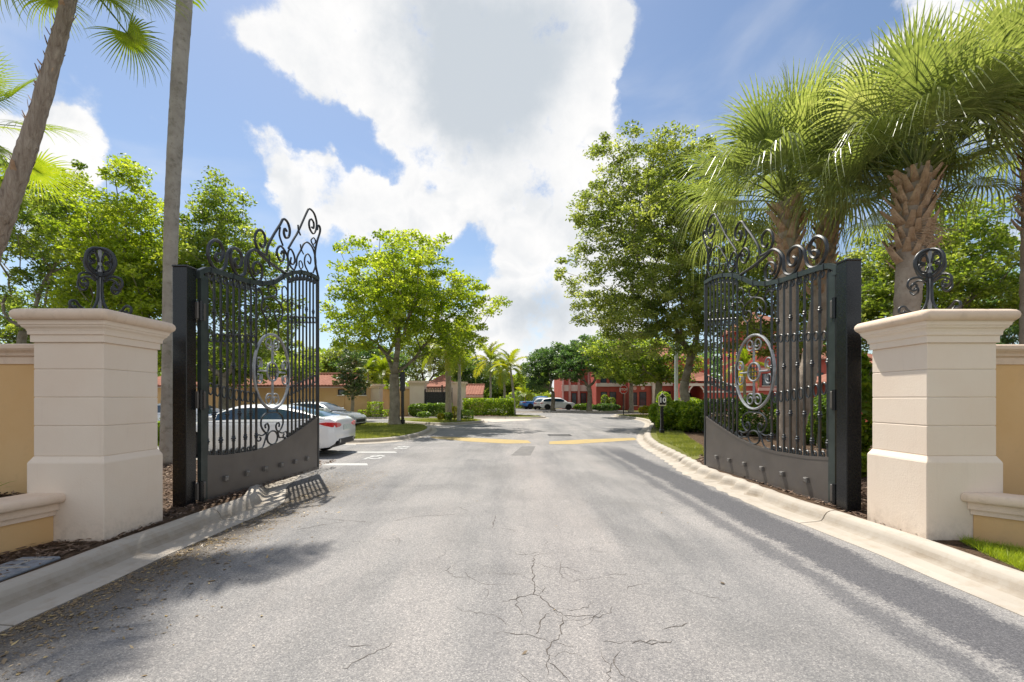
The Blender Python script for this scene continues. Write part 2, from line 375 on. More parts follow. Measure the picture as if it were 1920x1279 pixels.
M['leaf_lime'] = leafmat('leaf_lime', (.10,.17,.014), (.24,.325,.025), (.44,.49,.08), (1.8,1.7,.75), .58)
M['leaf_oak'] = leafmat('leaf_oak', (.065,.105,.025), (.185,.235,.055), (.40,.43,.15), (1.8,1.75,.8), .56)
M['leaf_mid'] = leafmat('leaf_mid', (.055,.105,.018), (.15,.215,.032), (.37,.42,.10), (1.8,1.75,.8), .57)
M['leaf_dark'] = leafmat('leaf_dark', (.045,.10,.035), (.09,.165,.05), (.19,.26,.09), (1.7,1.7,.9), .48)
M['leaf_magnolia'] = leafmat('leaf_magnolia', (.04,.085,.02), (.10,.155,.045), (.24,.15,.06), (1.5,1.4,.8), .25, .3)
M['leaf_hedge'] = leafmat('leaf_hedge', (.07,.14,.012), (.16,.25,.02), (.36,.43,.05), (1.8,1.7,.8), .58)
M['leaf_shrub'] = leafmat('leaf_shrub', (.045,.105,.02), (.11,.19,.03), (.23,.31,.06), (1.8,1.7,.8), .48, .35)
M['leaf_yellow'] = leafmat('leaf_yellow', (.16,.19,.01), (.34,.34,.015), (.52,.46,.03), (1.5,1.4,.7), .4)
M['sabal'] = leafmat('sabal', (.085,.125,.045), (.225,.27,.10), (.44,.46,.24), (1.65,1.65,.75), .48, .30, attr=False)
M['fan_lime'] = leafmat('fan_lime', (.09,.15,.01), (.17,.24,.015), (.27,.32,.03), (2.0,1.9,.7), .5, .4, attr=False)
M['feather'] = leafmat('feather', (.09,.16,.01), (.18,.25,.02), (.36,.33,.03), (1.9,1.7,.7), .48, .4, attr=False)
M['feather_gold'] = leafmat('feather_gold', (.22,.24,.01), (.38,.36,.015), (.55,.42,.02), (1.6,1.4,.6), .48, .4, attr=False)
M['grass_worn'] = leafmat('grass_worn', (.12,.145,.025), (.22,.245,.045), (.38,.38,.13), (1.6,1.6,.8), .4)
M['grass'] = leafmat('grass', (.15,.22,.01), (.26,.35,.018), (.40,.45,.05), (1.6,1.6,.8), .4)
M['dry_leaf'] = leafmat('dry_leaf', (.13,.09,.05), (.30,.21,.11), (.55,.42,.18), (1.2,1.1,.8), .2)
M['chip'] = leafmat('chip', (.05,.03,.02), (.16,.10,.065), (.38,.29,.21), (1,1,1), 0.0, .9)

def asphalt():
    m, t, b = material('asphalt'); p = _pos(t)
    sx = t.nodes.new('ShaderNodeSeparateXYZ'); t.links.new(p, sx.inputs[0]); X, Y = sx.outputs[0], sx.outputs[1]
    big = _noise(t, .55, 5, .6, p, .5); col = _ramp(t, big.outputs['Fac'], [(.30, (.186,.182,.179)), (.5, (.236,.230,.225)), (.72, (.292,.280,.271))])
    # worn pale band along the middle of the drive
    c = _m(t, 'ABSOLUTE', _m(t, 'SUBTRACT', X, .55)); c = _m(t, 'SUBTRACT', 1, _m(t, 'MULTIPLY', c, 1.1), clamp=True)
    col = _mix(t, _m(t, 'MULTIPLY', c, .45), col, (.31,.285,.272))
    lv = t.nodes.new('ShaderNodeVectorMath'); lv.operation = 'MULTIPLY'; t.links.new(p, lv.inputs[0]); lv.inputs[1].default_value = (1.1, .13, 1)
    ln = _noise(t, 1.0, 5, .65, lv.outputs[0]); col = _mix(t, .75, col, _ramp(t, ln.outputs['Fac'], [(.34, (.66,.68,.71)), (.52, (1.0,1.0,1.0)), (.66, (1.16,1.13,1.11))]), 'MULTIPLY')
    # seal coat bands beside the right kerb, ragged edges
    wn = _noise(t, 1.3, 8, .75, p); fn = _noise(t, 26, 4, .8, p)
    wob = _m(t, 'ADD', _m(t, 'MULTIPLY_ADD', wn.outputs['Fac'], .5, -.25), _m(t, 'MULTIPLY_ADD', fn.outputs['Fac'], .5, -.25))
    xw = _m(t, 'ADD', X, wob)
    def band(c0, hw, soft):
        d = _m(t, 'ABSOLUTE', _m(t, 'SUBTRACT', xw, c0)); return _m(t, 'MULTIPLY', _m(t, 'SUBTRACT', hw + soft, d), 1 / soft, clamp=True)
    bb = _m(t, 'MAXIMUM', band(3.25, .25, .10), _m(t, 'MULTIPLY', band(2.72, .07, .09), .75))
    bb = _m(t, 'MULTIPLY', bb, _m(t, 'MULTIPLY', _m(t, 'SUBTRACT', 16, Y), .4, clamp=True))
    col = _mix(t, _m(t, 'MULTIPLY', bb, .92), col, (.088,.089,.098))
    # grime beside the left kerb
    gb = _m(t, 'MULTIPLY', _m(t, 'SUBTRACT', -2.7, xw), 1.6, clamp=True); gb = _m(t, 'MULTIPLY', gb, _m(t, 'MULTIPLY', _m(t, 'SUBTRACT', 9.3, Y), .8, clamp=True))
    col = _mix(t, _m(t, 'MULTIPLY', gb, .75), col, (.085,.068,.048))
    # aggregate
    v = t.nodes.new('ShaderNodeTexVoronoi'); v.inputs['Scale'].default_value = 130; t.links.new(p, v.inputs['Vector'])
    ag = t.nodes.new('ShaderNodeSeparateColor'); t.links.new(v.outputs['Color'], ag.inputs[0])
    k = _ramp(t, ag.outputs[0], [(0, (.66,.66,.68)), (.45, (.93,.93,.93)), (.8, (1.08,1.07,1.06)), (1, (1.5,1.47,1.43))])
    col = _mix(t, 1.0, col, k, 'MULTIPLY')
    sp = _noise(t, 38, 3, .7, p); col = _mix(t, .8, col, _ramp(t, sp.outputs['Fac'], [(.3, (.82,.82,.83)), (.7, (1.14,1.13,1.12))]), 'MULTIPLY')
    t.links.new(col, b.inputs['Base Color']); b.inputs['Roughness'].default_value = .85; b.inputs['Specular IOR Level'].default_value = .25
    h = _m(t, 'ADD', _m(t, 'MULTIPLY', v.outputs['Distance'], .8), _m(t, 'MULTIPLY', sp.outputs['Fac'], .5))
    _bump(t, b, h, .6, .005); return m
M['asphalt'] = asphalt()

# ------------------------------------------------------------------ ground, road
MB().add([(-400,-150,-.03),(400,-150,-.03),(400,700,-.03),(-400,700,-.03)], [(0,1,2,3)]).build('ground', M['soil'], fix=False)['kind'] = 'structure'
road = MB().add([(-45,-25,0),(45,-25,0),(45,58,0),(-45,58,0)], [(0,1,2,3)]).build('road', M['asphalt'], fix=False); road['kind'] = 'structure'
WL['road'] = Vector((0, 0, 0))

# kerbs -----------------------------------------------------------------
PROF = [(0,-.02),(0,.006),(.12,.014),(.26,.024),(.30,.034),(.325,.06),(.345,.10),(.375,.135),(.42,.155),(.48,.160),(.53,.152),(.56,.12),(.56,-.02)]
PROF_TINT = [.1,.15,.35,.9,1.0,.75,.45,.2,.1,.1,.25,.5,.5]  # darkening per profile face, strongest at the foot of the roll
def resample(pts, step):
    pts = [np.array(p, float) for p in pts]; d = [0]
    for a, b in zip(pts, pts[1:]): d.append(d[-1] + np.linalg.norm(b - a))
    n = max(2, int(d[-1] / step) + 1); t = np.linspace(0, d[-1], n)
    return np.stack([np.interp(t, d, [p[i] for p in pts]) for i in range(2)], 1), t
def kerb(path, side, width=.56, ripple=None, joint=3.0, mat='kerb', hmul=1.0, first=0.0):
    """sweeps the kerb profile; path is the asphalt edge, side=+1 puts the kerb on the right of travel"""
    p, t = resample(spline(path, 5), .11); tg = np.gradient(p, axis=0); tg /= np.linalg.norm(tg, axis=1)[:, None]
    nrm = np.stack([tg[:, 1], -tg[:, 0]], 1) * side
    root = empty('kerb', (float(p[0, 0]), float(p[0, 1]), 0), kind='structure')
    rings = []
    for i in range(len(p)):
        ring = []; rp = 0
        if ripple and ripple[0] < p[i, 1] < ripple[1]:
            e = min(1, (p[i, 1] - ripple[0]) / 1.2, (ripple[1] - p[i, 1]) / 1.5)
            rp = .075 * e * math.sin(2 * math.pi * t[i] / .52 + .8 * math.sin(t[i] * 1.9))
        wb = .008 * math.sin(t[i] * 2.3) + .006 * math.sin(t[i] * 5.1 + 1)
        for k, (o, z) in enumerate(PROF):
            oo = o * width / .56 + wb + rp * (1 if 3 <= k <= 8 else (.5 if k < 3 else .35))
            q = p[i] + nrm[i] * oo; ring.append((float(q[0]), float(q[1]), z * hmul if z > 0 else z))
        rings.append(ring)
    nj = max(1, int(round(t[-1] / joint))); cuts = [0] + [int(len(p) * (k + R.uniform(-.12, .12)) / nj) for k in range(1, nj)] + [len(p) - 1]
    for a, b in zip(cuts, cuts[1:]):
        if b - a < 1: continue
        seg = [list(r) for r in rings[a:b + 1]]
        if b < len(p) - 1:
            va, vb = np.array(seg[-2]), np.array(seg[-1]); seg[-1] = [tuple(x) for x in (vb + (va - vb) * .16)]
        o = MB().rings(seg).build('kerb_section', M[mat], root, smooth=True, angle=60); at_ = o.data.attributes.new('tint', 'FLOAT', 'FACE'); nf_ = len(o.data.polygons); at_.data.foreach_set('value', [PROF_TINT[i % len(PROF)] for i in range(nf_)])
    q = p + nrm * width * .97
    return p, q
rk = [(3.75,-9),(3.74,-2),(3.74,2.5),(3.76,4.3),(3.72,5.3),(3.62,6.7),(3.62,8.1),(3.66,9.9),(3.95,11.9),(4.35,15.3),(5.0,18.3),(6.15,22),(7.5,26),(8.7,30),(9.3,34),(9.2,38),(9.0,41),(9.4,43.2),(11,44.5),(15,45),(45,45)]
rp, rq = kerb(rk, 1, ripple=(6.6, 21))
lkp = [(-3.5,-9),(-3.5,-2),(-3.5,3.1),(-3.52,4.5),(-3.47,6.2),(-3.52,7.0),(-3.8,7.65),(-4.12,8.4),(-4.45,9.6),(-4.9,10.7),(-5.8,11.35),(-8,11.5),(-30,11.5)]
lp, lq = kerb(lkp, -1)
def bed(name, outline, z, mat, kind='structure', z0=-.02):
    return tag(MB().prism(outline, z0, z).build(name, M[mat]), kind=kind)
bed('planting_bed', [tuple(x) for x in rq[::4]] + [tuple(rq[-1]), (45, -9)], .128, 'mulch')
bed('planting_bed', [tuple(x) for x in lq[::4]] + [tuple(lq[-1]), (-30, -9)], .128, 'mulch')
# islands on the left and the planted strips behind
def island(path, mat='lawn', w=.4, h=1.0, name='traffic_island'):
    p, q = kerb(path, -1 if poly_area(path) < 0 else 1, width=w, joint=2.6)
    pass
def poly_area(p): return .5 * sum(a[0]*b[1]-b[0]*a[1] for a, b in zip(p, p[1:] + p[:1]))
i1 = [(-16,16.0),(-9,15.9),(-5.6,16.0),(-4.3,16.9),(-3.75,18.5),(-3.6,20.5),(-3.75,22.8),(-4.4,25.5),(-5.6,27.4),(-8,28.2),(-16,28.3)]
p1, q1 = kerb(i1, -1, width=.5); bed('traffic_island', [tuple(x) for x in q1[::3]] + [tuple(q1[-1])], .13, 'lawn')
i2 = [(-9,33.5),(-7.5,30.0),(-5.4,27.9),(-3.9,27.4),(-2.6,28.5),(-1.7,30.5),(-1.9,33.2),(-3.0,35.2)]
p2, q2 = kerb(i2, -1, width=.45); bed('traffic_island', [tuple(x) for x in q2[::3]] + [tuple(q2[-1]), (-9.5, 36.2)], .112, 'lawn')
i3 = [(-60,35.9),(-14,35.8),(-7,36.0),(-4.2,36.6),(-2.6,36.4),(1.0,36.1),(2.5,36.6),(3.1,37.8),(2.9,39.6),(1.5,42.0),(-1.0,44.0),(-12,45)]
p3, q3 = kerb(i3, -1, width=.5); bed('planting_bed', [tuple(x) for x in q3[::3]] + [tuple(q3[-1]), (-60, 60)], .11, 'mulch')
MB().prism([(-1.5,37.2),(1.2,36.75),(2.2,37.2),(2.5,38.0),(2.3,39.4),(.8,41),(-.8,41.5)], .10, .118).build('lawn', M['lawn'])['kind'] = 'structure'
MB().prism([(-3.2,35.4),(-2.0,33.3),(-1.3,31.2),(1.6,34.3),(1.2,35.9),(-2.5,36.2)], -.01, .006).build('pavement', M['concrete'])['kind'] = 'structure'
# far side of the cross street
fk = [(-6,53),(0,52.6),(4.2,52.4),(10,52),(20,51),(45,50)]
p4, q4 = kerb(fk, -1, width=.5); bed('lawn', [tuple(x) for x in q4[::6]] + [tuple(q4[-1]), (60, 50), (60, 120), (-60, 120), (-60, 57), (-6, 53.5)], .11, 'lawn')
MB().prism([(-2.5,54.5),(14,54.5),(14,68),(-2.5,70)], .10, .122).build('parking_pavement', M['patch'])['kind'] = 'structure'
# right lawns
MB().prism([tuple(x) for x in rq if 10.9 < x[1] < 42.5][::2] + [(14,42.5),(14,24),(7.7,20.5),(6.6,17.0),(5.9,14.2),(4.9,11.6)], .09, .136).build('lawn', M['lawn'])['kind'] = 'structure'
g_front = [(4.62,4.72),(4.47,4.3),(4.36,3.9),(4.34,1.0),(4.34,-6),(9,-6),(9,1.0),(7.9,1.3),(4.78,4.6)]
MB().prism(g_front, .09, .136).build('lawn', M['lawn'])['kind'] = 'structure'

# road markings ----------------------------------------------------------
def sheet(name, pxs, mat, z=.004, parent=road, kind=None):
    pts = [GRD(*p) for p in pxs]; tri = tessellate_polygon([[Vector((x, y, 0)) for x, y in pts]])
    o = MB().add([(x, y, z) for x, y in pts], [tuple(t) for t in tri]).build(name, M[mat], parent)
    for pl in o.data.polygons:
        if pl.normal.z < 0: pl.flip()
    return o
sheet('speed_line', [(806,819),(842,819),(990,826),(996,831),(950,832),(880,828),(812,822)], 'yellow_line')
sheet('speed_line', [(1030,828),(1098,824),(1188,821),(1196,825),(1120,830),(1075,833),(1030,833)], 'yellow_line')
sheet('road_patch', [(979,837),(1004,837),(995,854),(958,854)], 'patch')
sheet('parking_line', [(420,869),(688,869),(690,873),(418,873)], 'white_line')
sheet('parking_line', [(440,847),(741,847),(745,849.5),(436,849.5)], 'white_line')
sheet('parking_line', [(470,833),(668,833),(667,834.5),(470,834.5)], 'white_line')
gr = empty('drain_grate', (*GRD(1049, 816), 0), label='dark iron drain grate in the road beyond the yellow lines', cat='drain grate')
x0, y0 = GRD(1049, 816)
m = MB(); m.box(x0-.5, x0+.5, y0-.42, y0-.36, .001, .012); m.box(x0-.5, x0+.5, y0+.36, y0+.42, .001, .012); m.box(x0-.5, x0-.44, y0-.36, y0+.36, .001, .012); m.box(x0+.44, x0+.5, y0-.36, y0+.36, .001, .012); m.build('frame', M['dark_frame'], gr)
for k in range(11): MB().box(x0-.40+k*.08-.02, x0-.40+k*.08+.02, y0-.36, y0+.36, .002, .010).build('bar', M['dark_frame'], gr)
def text(name, body, size, mat, parent, loc, rot, ext=.002):
    c = bpy.data.curves.new(name, 'FONT'); c.body = body; c.size = size; c.extrude = ext; c.align_x = 'CENTER'; c.align_y = 'CENTER'
    c.resolution_u = 3; c.offset = size * .025
    o = bpy.data.objects.new(name, c); COL.objects.link(o); c.materials.append(M[mat]); o.location = loc; o.rotation_euler = rot
    me = bpy.data.meshes.new_from_object(o.evaluated_get(bpy.context.evaluated_depsgraph_get())); bpy.data.objects.remove(o)
    o = bpy.data.objects.new(name, me); COL.objects.link(o); o.location = loc; o.rotation_euler = rot
    if not me.materials: me.materials.append(M[mat])
    if parent is not None: o.parent = parent
    WL[o.name] = Vector((0, 0, 0)); return o
for (px, py, s_) in ((703, 857.5, '62'), (753, 839.5, '63')):
    x, y = GRD(px, py); o = text('stall_number', s_, .95, 'white_line', road, (x, y, .005), (0, 0, rad(-90)), .001); o.scale = (1.0, .62, 1)
# cracks
crk = [[(1003,1040),(998,1062),(1000,1083),(1003,1098),(999,1114)],[(940,1128),(966,1123),(985,1118),(999,1114),(1012,1118),(1034,1138),(1056,1154)],[(999,1114),(1004,1101)],[(1012,1116),(1024,1101)],
       [(1056,1154),(1090,1155),(1130,1157)],[(1056,1156),(1052,1180),(1046,1196),(1030,1205),(1026,1226),(1028,1240)],[(930,1188),(975,1189),(1000,1192),(1028,1203)],[(1030,1148),(1014,1162),(1012,1180),(1004,1190)],
       [(1024,1206),(1050,1208),(1075,1212)],[(1030,1242),(1050,1258),(1068,1279)],[(735,978),(770,970),(815,966),(855,965)],[(858,950),(880,960)],[(1180,1202),(1210,1207),(1250,1203)],[(700,935),(748,939)],
       [(545,996),(600,985),(650,978)],[(600,972),(650,976),(700,980)],[(640,1256),(700,1225),(735,1205)],[(640,1213),(700,1212)],[(1130,1206),(1180,1202)],[(985,1040),(975,1035)],[(1150,1238),(1165,1262),(1172,1279)],
       [(1240,1180),(1290,1168)],[(1180,1205),(1260,1202)],[(930,965),(922,990)]]
m = MB(); crk = [([GRD(*p) for p in c], 1.0) for c in crk]
for k in range(46):                                                  # fine alligator cracking along the centre joint
    y = R.uniform(2.45, 5.6) if k % 3 else R.uniform(4, 9); x = .28 + R.gauss(0, .42) if k % 3 else R.uniform(-2.4, 2.4); a = R.uniform(0, 6.28); c = [(x, y)]
    for q in range(R.randint(2, 5)): a += R.gauss(0, .55); c.append((c[-1][0] + .11*math.cos(a), c[-1][1] + .11*math.sin(a)))
    crk.append((c, .5))
for pts, wm in crk:
    fine = []
    for a, b in zip(pts, pts[1:]):
        n = max(2, int(math.hypot(b[0]-a[0], b[1]-a[1]) / .035))
        for k in range(n): t_ = k / n; fine.append((a[0]+(b[0]-a[0])*t_+R.gauss(0,.008), a[1]+(b[1]-a[1])*t_+R.gauss(0,.012)))
    fine.append(pts[-1]); nf = len(fine); vs = []
    for i, (x, y) in enumerate(fine):
        a, b = fine[max(i-1,0)], fine[min(i+1,nf-1)]; dx, dy = b[0]-a[0], b[1]-a[1]; l = math.hypot(dx, dy) or 1
        w = (.0019 + .0042*R.random()**2)*wm * min(1, .35 + i / 5, .35 + (nf - 1 - i) / 5); vs += [(x - dy/l*w, y + dx/l*w, .002), (x + dy/l*w, y - dx/l*w, .002)]
    m.add(vs, [(2*i, 2*i+1, 2*i+3, 2*i+2) for i in range(nf-1)])
o = m.build('crack', M['crack'], road, fix=False); o['kind'] = 'stuff'
for pl in o.data.polygons:
    if pl.normal.z < 0: pl.flip()

# ------------------------------------------------------------------ scatter helpers
def quads(c, a, b):
    """leaf-like quads: centre c, half-axis a (length) and b (width)"""
    v = np.stack([c - a, c + b - a * .1, c + a, c - b - a * .1], 1).reshape(-1, 3); f = np.arange(len(v)).reshape(-1, 4); return v, f
def rdir(n, zbias=0.0, zs=1.0):
    d = NR.normal(size=(n, 3)); d[:, 2] = d[:, 2] * zs + zbias; return d / np.linalg.norm(d, axis=1)[:, None]
def leafcloud(c, length, width, zbias=-.2, zs=.6):
    n = len(c); a = rdir(n, zbias, zs); nrm = rdir(n, .9, 1.0); b = np.cross(a, nrm); b /= np.maximum(np.linalg.norm(b, axis=1), 1e-6)[:, None]
    s = NR.uniform(.7, 1.25, (n, 1)); return quads(c, a * length * .5 * s, b * width * .5 * s)
def inpoly(xy, poly):
    x, y = xy[:, 0], xy[:, 1]; r = np.zeros(len(x), bool); j = len(poly) - 1
    for i in range(len(poly)):
        xi, yi = poly[i]; xj, yj = poly[j]
        r ^= ((yi > y) != (yj > y)) & (x < (xj - xi) * (y - yi) / ((yj - yi) or 1e-9) + xi); j = i
    return r
def scatter(poly, n):
    p = np.array(poly); lo, hi = p.min(0), p.max(0); out = NR.uniform(lo, hi, (int(n), 2)); return out[inpoly(out, poly)]
def blades(name, poly, dens, h, w, z=.13, mat='grass_worn'):
    p = np.array(poly); A = np.prod(p.max(0) - p.min(0)); xy = scatter(poly, dens * A); n = len(xy)
    base = np.c_[xy, np.full(n, z)]; ang = NR.uniform(0, 6.283, n); hh = h * NR.uniform(.5, 1.2, n); lean = NR.normal(size=(n, 2)) * .45
    tip = base + np.c_[lean * hh[:, None], hh]; s = np.c_[np.cos(ang), np.sin(ang), np.zeros(n)] * w * .5
    v = np.stack([base - s, base + s, tip], 1).reshape(-1, 3); f = np.arange(len(v)).reshape(-1, 3)
    patch = .5 + .28 * np.sin(xy[:, 0] * 3.1 + np.sin(xy[:, 1] * 2.3) * 2) * np.sin(xy[:, 1] * 1.7 + 1)
    o = link(name, npmesh(name, v, f, np.clip(patch + NR.normal(0, .18, n), 0, 1)), M[mat]); o['kind'] = 'stuff'; return o
blades('grass', g_front[:3] + [(4.36, 2.0), (7.0, 2.0), (4.8, 4.45)], 12000, .085, .006, mat='grass')
blades('grass', [(4.55,11.6),(4.95,13.6),(5.3,16.5),(6.4,20.2),(7.6,20.4),(6.6,17.0),(5.9,14.2),(5.1,11.9)], 1600, .07, .012)
blades('grass', [(-9,16.5),(-5.6,16.6),(-4.6,17.5),(-4.2,19),(-4.1,20.5),(-4.25,22.8),(-4.9,25.3),(-6,26.8),(-9,27.6)], 900, .08, .018)
blades('grass', [(-6.8,30.5),(-5.4,28.5),(-4,28.0),(-3,28.9),(-2.3,30.5),(-2.6,33),(-6,33.5)], 500, .07, .022)
blades('grass', [(-.3,37.1),(1.4,36.9),(2.4,37.6),(2.2,39),(.6,40.5)], 500, .08, .03)
blades('grass', [(6.9,20.8),(8.4,25.9),(9.4,30),(9.9,34),(9.7,41),(13,42),(13,26),(8,21)], 160, .09, .04)
def chips(name, poly, n, size, mat, z, zs=.01, asp=.35, tilt=.25):
    xy = scatter(poly, n); k = len(xy); ang = NR.uniform(0, 6.283, k); l = size * NR.uniform(.4, 1.4, k)
    c = np.c_[xy, z + NR.uniform(.004, zs, k)]; t = NR.normal(0, tilt, k)
    a = np.c_[np.cos(ang), np.sin(ang), t] * l[:, None] * .5; b = np.c_[-np.sin(ang), np.cos(ang), NR.normal(0, tilt, k)] * (l * asp * NR.uniform(.6, 1.4, k))[:, None] * .5
    v, f = quads(c, a, b); o = link(name, npmesh(name, v, f, NR.beta(1.3, 2.2, k)), M[mat]); o['kind'] = 'stuff'; return o
chips('bark_mulch', [(-4.15,2.2),(-4.12,10.8),(-9,10.8),(-9,5.5),(-4.9,5.5),(-4.7,4.7),(-6,2.2)], 26000, .07, 'chip', .13, .03)
chips('bark_mulch', [(4.32,4.75),(4.3,10.5),(5.6,13.6),(9,13.6),(9,4.75)], 30000, .07, 'chip', .13, .03)
def litter(n, size, x0, spread, y0, y1):
    x = x0 + NR.exponential(spread, n); y = NR.uniform(y0, y1, n); keep = (x < x0 + 1.5) & (NR.uniform(0, 1, n) < .35 + .65*np.sin(y*2.7 + np.sin(y*5))**2); x, y = x[keep], y[keep]; k = len(x)
    ang = NR.uniform(0, 6.283, k); l = size*(.25 + NR.exponential(.5, k)); c = np.c_[x, y, np.full(k, .005)]
    a = np.c_[np.cos(ang), np.sin(ang), NR.normal(0, .2, k)]*l[:, None]*.5; b = np.c_[-np.sin(ang), np.cos(ang), NR.normal(0, .25, k)]*(l*NR.uniform(.2, .6, k))[:, None]*.5
    v, f = quads(c, a, b); o = link('fallen_leaves', npmesh('fallen_leaves', v, f, NR.beta(1.2, 2.0, k)), M['dry_leaf']); o['kind'] = 'stuff'
litter(13000, .024, -3.49, .24, 1.4, 7.6)
litter(220, .042, -3.49, .4, 1.4, 7.6)
chips('fallen_leaves', [(-3.45,7.6),(-4.4,9.8),(-2.7,10.2),(-2.4,8)], 1500, .028, 'dry_leaf', .003, .008, .5, .15)
chips('fallen_leaves', [(-3.3,1.5),(-3.3,9),(3.2,9),(3.2,1.5)], 26, .04, 'dry_leaf', .003, .01, .5, .2)

# ------------------------------------------------------------------ pillars, finials, walls
def ring_sq(cx, cy, hx, hy, z): return [(cx-hx,cy-hy,z),(cx+hx,cy-hy,z),(cx+hx,cy+hy,z),(cx-hx,cy+hy,z)]
def rring(cx, cy, h, z, r=.03, n=3):
    out = []
    for (sx, sy, a0) in ((1,-1,-90),(1,1,0),(-1,1,90),(-1,-1,180)):
        for k in range(n + 1):
            a = rad(a0 + 90 * k / n); out.append((cx + sx*(h-r) + r*math.cos(a), cy + sy*(h-r) + r*math.sin(a), z))
    return out
def spiral(c, r0, r1, a0, turns, n=22, ry=1.0):
    return [(c[0] + (r0+(r1-r0)*k/n)*math.cos(a0+turns*2*math.pi*k/n), c[1] + ry*(r0+(r1-r0)*k/n)*math.sin(a0+turns*2*math.pi*k/n)) for k in range(n+1)]
def pillar(cx, cy, label):
    root = empty('gate_pillar', (cx, cy, 0), label=label, cat='pillar', group='gate pillars')
    zb = .06
    MB().rings([rring(cx,cy,.40,zb,.008), rring(cx,cy,.40,.93,.008), rring(cx,cy,.395,.945,.008), rring(cx,cy,.366,1.0,.008)]).build('base', M['cream'], root)
    zs = [1.0, 1.318, 1.617, 1.91, 2.19]
    for a, b in zip(zs, zs[1:]):
        g = .0035
        MB().rings([rring(cx,cy,.360,a+.001,.006), rring(cx,cy,.360,a+g,.006), rring(cx,cy,.364,a+g+.006,.006), rring(cx,cy,.364,b-g-.006,.006), rring(cx,cy,.360,b-g,.006), rring(cx,cy,.360,b-.001,.006)]).build('course', M['cream'], root)
    MB().rings([rring(cx,cy,.385,2.19,.008), rring(cx,cy,.385,2.262,.008), rring(cx,cy,.40,2.268,.008), rring(cx,cy,.402,2.30,.01), rring(cx,cy,.412,2.325,.01), rring(cx,cy,.432,2.345,.01), rring(cx,cy,.436,2.36,.01), rring(cx,cy,.446,2.366,.01),
                rring(cx,cy,.45,2.39,.01), rring(cx,cy,.462,2.405,.01)]).build('cornice', M['cream'], root)
    L = []
    for k in range(7):
        a = rad(-90 + 180 * k / 6); L.append(rring(cx, cy, .455 + .05*math.cos(a), 2.465 + .06*math.sin(a), .05))
    L.append(rring(cx, cy, .2, 2.535, .05))
    MB().rings(L).build('cap_slab', M['cream_cap'], root, smooth=True, angle=50)
    # wrought iron finial bolted to the cap
    zt = 2.53; fin = MB().box(cx-.11, cx+.11, cy-.11, cy+.11, zt-.004, zt+.012).build('finial', M['iron'], root)
    MB().tube([(cx,cy,zt+.01),(cx,cy,zt+.76)], .019, 6).build('stem', M['silver_paint'], fin)
    def put(pts2, r, ang, nm='scroll', closed=False):
        ca, sa = math.cos(ang), math.sin(ang)
        MB().tube([(cx + x*ca, cy + x*sa, zt + z) for x, z in pts2], r, 6, closed=closed, flat=1.2).build(nm, M['iron'], fin, smooth=True)
    for ang in (0, math.pi/2):
        rx = .172
        put([(rx*math.cos(2*math.pi*k/28), .60 + .155*math.sin(2*math.pi*k/28)) for k in range(28)], .016, ang, 'ring', True)
        for s in (-1, 1):
            put([(s*x, z) for x, z in spline([(.02,.60),(.05,.70),(.11,.69),(.12,.62),(.06,.60),(.12,.58),(.11,.52),(.05,.50),(.02,.56)], 5)], .0095, ang)
            put([(s*x, z) for x, z in spline([(.03,.44),(.05,.40),(.10,.43),(.16,.44),(.235,.41),(.25,.34),(.20,.29),(.15,.31),(.155,.36),(.19,.365),(.20,.34)], 5)], .011, ang)
            put([(s*x, z) for x, z in spline([(.035,.45),(.022,.32),(.035,.17),(.09,.06),(.16,.03),(.24,.06),(.29,.11),(.345,.09),(.345,.04),(.30,.03),(.29,.06)], 5)], .0125, ang)
    MB().lathe([(.03,.0),(.045,.01),(.045,.05),(.03,.06)], (cx, cy, zt + .43), 8).build('collar', M['iron'], fin)
    return root
LPX, LPY, RPX, RPY = -4.62, 5.115, 4.72, 5.15
pillar(LPX, LPY, 'cream stucco gate pillar left of the open driveway beside the leaning palm')
pillar(RPX, RPY, 'cream stucco gate pillar right of the open driveway beside the grass patch')
def long_wall(x0, x1, y, label):
    root = empty('boundary_wall', ((x0+x1)/2, y, 0), label=label, cat='wall', group='ochre walls beside the pillars')
    MB().box(x0, x1, y-.10, y+.10, .0, 1.99).build('panel', M['ochre'], root)
    m = MB()
    prof = [(.115,1.985),(.115,2.06),(.14,2.075),(.15,2.10),(.165,2.115),(.185,2.13),(.2,2.15),(.2,2.185),(.185,2.2)]
    m.rings([[(x0,y-o,z),(x1,y-o,z),(x1,y+o,z),(x0,y+o,z)] for o, z in prof]).build('coping', M['cream_cap'], root)
long_wall(-16, -5.025, 5.14, 'ochre stucco wall running off from the left gate pillar')
long_wall(5.125, 16, 5.2, 'ochre stucco wall running off from the right gate pillar')
def planter(x, y1, y0, fl, side, label):
    """low planter wall running towards the viewer from the pillar's front face"""
    root = empty('planter_wall', (x, y1, 0), label=label, cat='planter wall', group='low planter walls')
    def line(o): return [(x + side*0 - side*o, y1), (x + fl*(y1-y0) - side*o, y0)]
    def strip(nm, o0, o1, z0, z1, mat, bul=False):
        # o measured towards the road
        prof = [(o0, z0), (o1, z0), (o1, z1), (o0, z1)] if not bul else [(o0,z0)] + [(o1-.03+.03*math.cos(rad(a)), (z0+z1)/2+(z1-z0)/2*math.sin(rad(a))) for a in range(-90,91,30)] + [(o0,z1)]
        rings = []
        N = 2
        for k in range(N):
            t = k / (N-1); yy = y1 + (y0-y1)*t; xx = x + fl*(y1-yy)
            rings.append([(xx - side*o, yy, z) for o, z in prof])
        MB().rings(rings).build(nm, M[mat], root, smooth=bul, angle=40)
    strip('panel', -.18, 0, .05, .40, 'ochre')
    strip('moulding', -.20, .03, .40, .455, 'cream_cap')
    strip('moulding', -.20, .06, .456, .53, 'cream_cap')
    strip('coping', -.26, .13, .531, .625, 'cream_cap', True)
